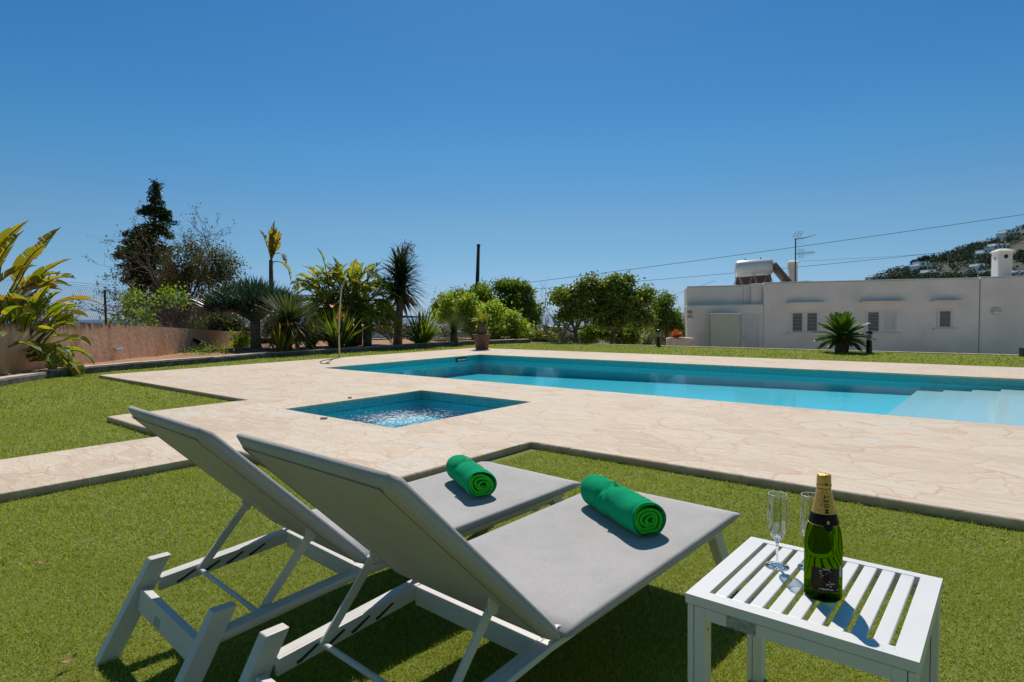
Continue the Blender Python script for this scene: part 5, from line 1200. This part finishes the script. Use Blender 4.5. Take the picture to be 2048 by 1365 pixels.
def heater():
    off=1.6; a,z0=hp(1469,542,off); c,z1=hp(1546,534,off); base=HM@Vector((a,off,zt-.08)); root=empty('solar_water_heater',base,math.atan2(ED.y,ED.x),'rooftop solar water heater with pale horizontal tank and tilted collector','water heater'); w=c-a; zc=(z0+z1)/2-zt+.08; r_=.385
    def rot(b): return b
    b=MB(); prof=[(0,0),(r_*.6,.01),(r_*.92,.05),(r_,.11),(r_,w-.11),(r_*.92,w-.05),(r_*.6,w-.01),(0,w)]; b.lathe(prof,32); b.v=[(z,x,y+zc+.0+z*.05) for x,y,z in b.v]; b.f=[tuple(reversed(q)) for q in b.f]
    b.build('tank',M['tank'],root,smooth=True)
    b=MB()
    for x in (.18,w*.5,w-.2):
        for s in (-1,1): b.tube([(x-.0,.0+s*.18,zc-.2),(x+s*.28,s*.42,-.15)],.018,6); b.tube([(x,s*.18,zc-.2),(x-s*.26,s*.3,-.15)],.014,6)
    b.tube([(.05,-.4,.05),(w+.3,-.4,.05)],.015,6); b.build('stand',M['galv'],root)
    b=MB(); m=Matrix.Rotation(R(52),3,'Y'); b.box((w+.38,.05,zc-.36),(1.35,1.5,.09),m); b.build('collector',M['collector'],root,bevel=.01)
    b=MB(); b.box((w*.55,.62,zc-.55),(w*.95,.08,1.0),Matrix.Rotation(R(-28),3,'X')); b.build('collector',M['collector'],root,bevel=.01)
    b=MB(); b.box((w+.42,.05,zc-.315),(1.37,1.52,.03),m); b.build('collector_frame',M['galv'],root,bevel=.005)
    MB().tube([(w-.02,-.05,zc+.02),(w+.12,-.1,zc+.1),(w+.2,-.1,zc-.05)],.02,6).build('pipe',M['black'],root)
    for x in (w*.28,w*.68): MB().tube([(x,0,zc+.38+x*.05),(x,0,zc+.46+x*.05)],.025,8).build('valve',M['black'],root)
heater()
# planter with orange succulents at the house corner
p=gz(1352,697,0); o=empty('planter_box',(7.35,26.9,-.9),math.atan2(ED.y,ED.x),'low pinkish masonry planter at the left corner of the house','planter')
zt2=at(1355,677,26.9).z+.9; MB().b2(-.5,.7,-.3,.6,-.2,zt2).build('box_wall',M['kerbtop'],o,bevel=.02); MB().b2(-.42,.62,-.22,.52,zt2+.001,zt2+.02).build('gravel_top',M['frost'],o)
rs=empty('succulent_plant',(7.25,26.8,zt2-.88),0,'low orange-red succulent growing in the pinkish planter','plant'); b=MB(); random.seed(9); bladeset(b,(0,0,0),240,.36,.05,.1,1.4,.1,seg=2); b.build('leaves',LF['succ'],rs)
# ------------------------------------------------------------------ utility pole and wires
Y=33; t=at(957,491,Y); p=at(954,640,Y); root=empty('utility_pole',(p.x,Y,-1.2),0,'plain dark wooden utility pole rising behind the light green tree','pole')
MB().tube([(0,0,0),(0,0,3),(t.x-p.x,0,t.z+1.2)],[.12,.115,.085],10).build('shaft',M['wood'],root,smooth=True); MB().tube([(t.x-p.x,0,t.z+1.16),(t.x-p.x,0,t.z+1.25)],[.10,.10],10).build('top_cap',M['wood'],root)
def wire(pts,r,label,sag=.0):
    A,B=pts; q=[]
    for k in range(25): f=k/24; w=A.lerp(B,f); w.z-=sag*4*f*(1-f); q.append(w)
    tag(MB().tube(q,r*.72,5).build('power_line',M['wire']),label,'wire','overhead wires')
wire((at(1036,568,36),at(2300,392,26)),.016,'highest overhead wire rising from the centre trees to the top right',.1)
wire((at(1060,579,44),at(2300,458,34)),.017,'lowest overhead wire crossing just above the house roof',.25)
wire((at(1597,523,60),at(2300,468,60)),.014,'thin faint middle wire between the antenna and the hillside',.3)
wire((at(1340,592,40),at(1430,562,34)),.012,'short slack wire dropping to the left end of the house',.02)
wire((at(-60,546,70),at(330,576,70)),.02,'upper of two distant wires at the left above the fence',.2)
wire((at(-60,551,70),at(330,580,70)),.02,'lower of two distant wires at the left above the fence',.2)
# distant building behind the flower bed and post
def bld(px0,px1,pyt,pyb,Y,name,label,mat,cat='building',dep=3,win=()):
    a=at(px0,pyt,Y); c=at(px1,pyb,Y); r=empty(name,(a.x,Y,c.z),0,label,cat); MB().b2(0,c.x-a.x,0,dep,-1.5,a.z-c.z).build('wall',mat,r,bevel=.02); return r,a,c
r,a,c=bld(640,742,655,672,34,'garden_building','pale low outbuilding behind the big strelitzia clump',M['render'])
MB().b2(-.1,c.x-a.x+.1,-.1,3.1,a.z-c.z+.001,a.z-c.z+.08).build('roof_slab',M['cap'],r)
b=MB(); Y=29; a=at(745,650,Y); g=empty('garden_gate',(a.x,Y,-.4),0,'white metal gate with square posts seen past the yucca trunk','gate'); k=Y/F
for x in (0,27*k): MB().b2(x-.05,x+.05,-.05,.05,-.5,a.z+.4).build('gate_post',M['white'],g)
for z in (.55,.75,.95): b.b2(.05,27*k-.05,-.015,.015,z-.02,z+.02)
b.build('gate_rails',M['galv'],g)
r,a,c=bld(770,990,667,676,31,'boundary_wall','low pale grey boundary wall behind the planting bed',M['render'],cat='wall',dep=.2)
MB().b2(-.02,c.x-a.x+.02,-.03,.23,a.z-c.z+.001,a.z-c.z+.04).build('coping',M['cap'],r)
r,a,c=bld(318,385,618,650,36,'neighbour_house','pale mauve neighbour house wall behind the small fig trees',simple('mauve_render',(.45,.38,.37),rough=.9),dep=5)
MB().add([(-.2,-.2,a.z-c.z),(c.x-a.x+.2,-.2,a.z-c.z),(c.x-a.x+.2,5.2,a.z-c.z),(-.2,5.2,a.z-c.z),(-.2,2.5,a.z-c.z+.5),(c.x-a.x+.2,2.5,a.z-c.z+.5)],[(0,1,5,4),(2,3,4,5),(0,4,3),(1,2,5),(3,2,1,0)]).build('roof',M['terra'],r)
# ------------------------------------------------------------------ hillside with villas
prof=[(1640,585),(1735,562),(1753,556),(1783,546),(1829,534),(1858,523),(1892,512),(1926,499),(1955,493),(1989,480),(2014,468),(2048,455),(2120,428),(2300,380),(2600,340)]
YR=420
def ridge(px):
    for (x0,y0),(x1,y1) in zip(prof[:-1],prof[1:]):
        if x0<=px<=x1: return y0+(y1-y0)*(px-x0)/(x1-x0)
    return 562 if px<1640 else 350
def hillz(x,y):
    px=1024+F*x/y; zr=at(px,ridge(px),YR).z+0; f=min(1,max(0,(y-230)/(YR-230))); z=-8+(zr+8)*f**.85
    if y>YR: z-= (y-YR)*.15
    return z
b=MB(); N=60; yy=[230,255,280,305,330,355,380,400,420,440,480]
for y in yy:
    for i in range(N+1): px=1560+1040*i/N; x=(px-1024)/F*y; b.v.append((x,y,hillz(x,y)+random.uniform(-.8,.8)))
for j in range(len(yy)-1):
    for i in range(N): a=j*(N+1)+i; b.f.append((a,a+1,a+N+2,a+N+1))
tag(b.build('hill',M['hill'],smooth=True),kind='structure')
random.seed(90); P=[]
vil=[(1807,1826,532,541,'small flat white villa low on the hillside, second from the left'),(1838,1862,523,541,'terraced white villa with two storeys near a lone pine'),(1855,1881,539,551,'long white villa low on the hillside above the roof line'),(1957,1979,527,537,'white villa half hidden in pines left of the big chimney'),(1966,1996,499,513,'blue-shaded block villa just above the big chimney'),(1988,2029,487,497,'long stepped white villa high above the big chimney'),(2011,2042,459,472,'topmost villa with columned terrace on the ridge'),(1970,1986,541,551,'small white villa left of the big chimney foot'),(2029,2060,541,549,'pale villa low at the right edge behind the chimney'),(1744,1778,550,558,'leftmost pale villa at the foot of the hillside'),(1967,1986,480,487,'small grey villa on the ridge below the topmost one')]
def hit(px,py):
    r=ray(px,py); y=232.0
    while y<YR:
        q=Vector((0,0,HC))+r*(y/r.y)
        if hillz(q.x,q.y)>=q.z: return q
        y+=2
    return Vector((0,0,HC))+r*(YR/r.y)
vp=[]
for px0,px1,py0,py1,lb_ in vil:
    q=hit((px0+px1)/2,py1); Yv=q.y-2; a=at(px0,py0,Yv); c=at(px1,py1,Yv); w=c.x-a.x; h_=a.z-c.z; vp.append((q.x,Yv,w))
    r=empty('hillside_villa',(a.x,Yv,c.z),0,lb_,'villa','white villas on the hillside')
    MB().b2(0,w,0,8,-3,h_*.55).build('lower_storey',M['villa'],r); MB().b2(w*.15,w*.8,1.5,8,h_*.55,h_).build('upper_storey',M['villa'],r)
    b=MB(); n=max(2,int(w/2.2))
    for k in range(n):
        x=w*(k+.5)/n; b.b2(x-.5,x+.5,-.06,-.01,h_*.12,h_*.12+min(1.6,h_*.3))
    for k in range(max(1,n//2)):
        x=w*.2+w*.55*(k+.5)/max(1,n//2); b.b2(x-.45,x+.45,1.44,1.49,h_*.62,h_*.62+min(1.4,h_*.26))
    b.build('windows',M['glassdark'],r)
lumps=[]; cnt=0
while cnt<2000:
    y=random.uniform(232,424); px=random.uniform(1738,2260); x=(px-1024)/F*y
    if any(abs(x-vx)<vw*.6+3 and vy-26<y<vy+7 for vx,vy,vw in vp): continue
    z=hillz(x,y); s=random.uniform(1.2,2.4); lumps.append((Vector((x,y,z+s*1.1)),(s,s,s*.75))); cnt+=1
leafcloud('hillside_wood',lumps,30000,3,.85,LF['far'],None,spread=.35,shell=.6,aspect=.9); tag(bpy.data.objects['hillside_wood'],'dark green pine wood covering the distant hillside','trees',kind='stuff')
for i,(px,lb_) in enumerate([(1829,'lone umbrella pine on the ridge line, leftmost of three'),(1841,'umbrella pine on the ridge line above the terraced villa'),(1852,'umbrella pine on the ridge line, right of the terraced villa')]):
    py=ridge(px); Yp=412; p=at(px,py+4,Yp); root=empty('umbrella_pine',p,0,lb_,'tree','umbrella pines on the ridge')
    MB().tube([(0,0,-2),(0,0,4.0)],[.5,.3],6).build('trunk',M['bark'],root); leafcloud('crown',[(p+Vector((0,0,4.4)),(2.6,2.6,1.5))],120,5,.9,LF['far'],root,spread=.4)
# far shrubs on the plain
lumps=[]
for i in range(260):
    y=random.uniform(42,420); x=random.uniform(-.75,.45)*y; s=random.uniform(.6,1.6)*(1+y/200); lumps.append((Vector((x,y,hgt(x,y)+s*.4)),(s,s,s*.7)))
leafcloud('scrubland',lumps,5200,4,.55,LF['scrub'],None,spread=.35,shell=.5,aspect=.8); tag(bpy.data.objects['scrubland'],'distant grey-green scrub on the plain running down to the sea','scrub',kind='stuff')
for i,(px,py,Yv,w,h_,lb_) in enumerate([(292,644,330,14,5,'distant pale house just above the terracotta wall top'),(150,645,300,12,4,'distant pale house seen through the wire fence'),(1120,664,260,10,4,'distant white house glimpsed between the citrus trunks')]):
    a=at(px,py,Yv); r=empty('distant_house',(a.x,Yv,hgt(a.x,Yv)),0,lb_,'house','distant houses on the plain'); MB().b2(-w/2,w/2,0,8,-1,h_).build('wall',M['villa'],r); MB().b2(-w/2+.01,-w/2+.5,-.05,0,0,1).build('window',M['glassdark'],r)
# ------------------------------------------------------------------ light, sky, camera
SUN_EL,SUN_AZ=R(54),R(2.5)
w=bpy.data.worlds.new('World'); bpy.context.scene.world=w; w.use_nodes=True; t=w.node_tree; t.nodes.clear()
sk=t.nodes.new('ShaderNodeTexSky'); sk.sky_type='NISHITA'; sk.sun_disc=False; sk.sun_elevation=SUN_EL; sk.sun_rotation=SUN_AZ; sk.altitude=50; sk.air_density=1.0; sk.dust_density=.2; sk.ozone_density=4.0
hs=t.nodes.new('ShaderNodeHueSaturation'); hs.inputs['Saturation'].default_value=1.34; hs.inputs['Value'].default_value=1.0
bg=t.nodes.new('ShaderNodeBackground'); bg.inputs[1].default_value=.07; ou=t.nodes.new('ShaderNodeOutputWorld')
t.links.new(sk.outputs[0],hs.inputs['Color']); 
tc=t.nodes.new('ShaderNodeTexCoord'); sx=t.nodes.new('ShaderNodeSeparateXYZ'); t.links.new(tc.outputs['Generated'],sx.inputs[0])
rm=t.nodes.new('ShaderNodeValToRGB'); el=rm.color_ramp.elements
for _ in range(4): el.new(.5)
for e_,(p_,c_) in zip(el,[(0.0,(.27,.40,.80)),(.05,(.30,.40,.60)),(.09,(.36,.44,.52)),(.15,(.5,.5,.5)),(.25,(.52,.58,.55)),(.5,(.52,.59,.57))]): e_.position=p_; e_.color=(*c_,1)
t.links.new(sx.outputs[2],rm.inputs[0]); mx=t.nodes.new('ShaderNodeVectorMath'); mx.operation='MULTIPLY'; t.links.new(hs.outputs[0],mx.inputs[0]); t.links.new(rm.outputs[0],mx.inputs[1])
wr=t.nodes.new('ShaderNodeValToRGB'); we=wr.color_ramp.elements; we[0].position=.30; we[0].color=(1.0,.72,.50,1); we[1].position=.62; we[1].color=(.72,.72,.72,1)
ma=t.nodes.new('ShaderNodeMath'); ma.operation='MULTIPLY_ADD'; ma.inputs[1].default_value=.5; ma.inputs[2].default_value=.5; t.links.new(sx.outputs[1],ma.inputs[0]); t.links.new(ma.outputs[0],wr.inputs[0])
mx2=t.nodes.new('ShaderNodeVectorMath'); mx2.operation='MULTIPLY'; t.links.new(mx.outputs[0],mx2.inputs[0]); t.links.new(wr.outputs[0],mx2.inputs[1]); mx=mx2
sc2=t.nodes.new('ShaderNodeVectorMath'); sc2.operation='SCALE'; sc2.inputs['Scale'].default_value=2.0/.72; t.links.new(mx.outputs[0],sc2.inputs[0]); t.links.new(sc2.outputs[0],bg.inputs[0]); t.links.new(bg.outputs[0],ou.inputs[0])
ld=bpy.data.lights.new('sun','SUN'); ld.energy=4.0; ld.angle=R(.53); ld.color=(1,.95,.88); lo=bpy.data.objects.new('sun',ld); C.objects.link(lo)
sd=Vector((math.sin(SUN_AZ)*math.cos(SUN_EL),math.cos(SUN_AZ)*math.cos(SUN_EL),math.sin(SUN_EL))); lo.rotation_euler=(-sd).to_track_quat('-Z','Y').to_euler(); lo.location=(0,0,30)
cam=bpy.data.cameras.new('camera'); co=bpy.data.objects.new('camera',cam); C.objects.link(co); bpy.context.scene.camera=co
cam.sensor_width=36; cam.lens=F/2048*36; cam.clip_start=.05; cam.clip_end=80000
c,s=math.cos(RO),math.sin(RO); cp,sp=math.cos(PI_),math.sin(PI_)
rt=Vector((c,sp*s,cp*s)); up=Vector((-s,sp*c,cp*c)); fw=Vector((0,cp,-sp))
m=Matrix((( rt.x,up.x,-fw.x,0),(rt.y,up.y,-fw.y,0),(rt.z,up.z,-fw.z,HC),(0,0,0,1))); co.matrix_world=m
sc=bpy.context.scene; sc.view_settings.view_transform='Standard'; sc.view_settings.look='None'; sc.view_settings.exposure=.07; sc.view_settings.gamma=1
sc.render.resolution_x=1024; sc.render.resolution_y=682
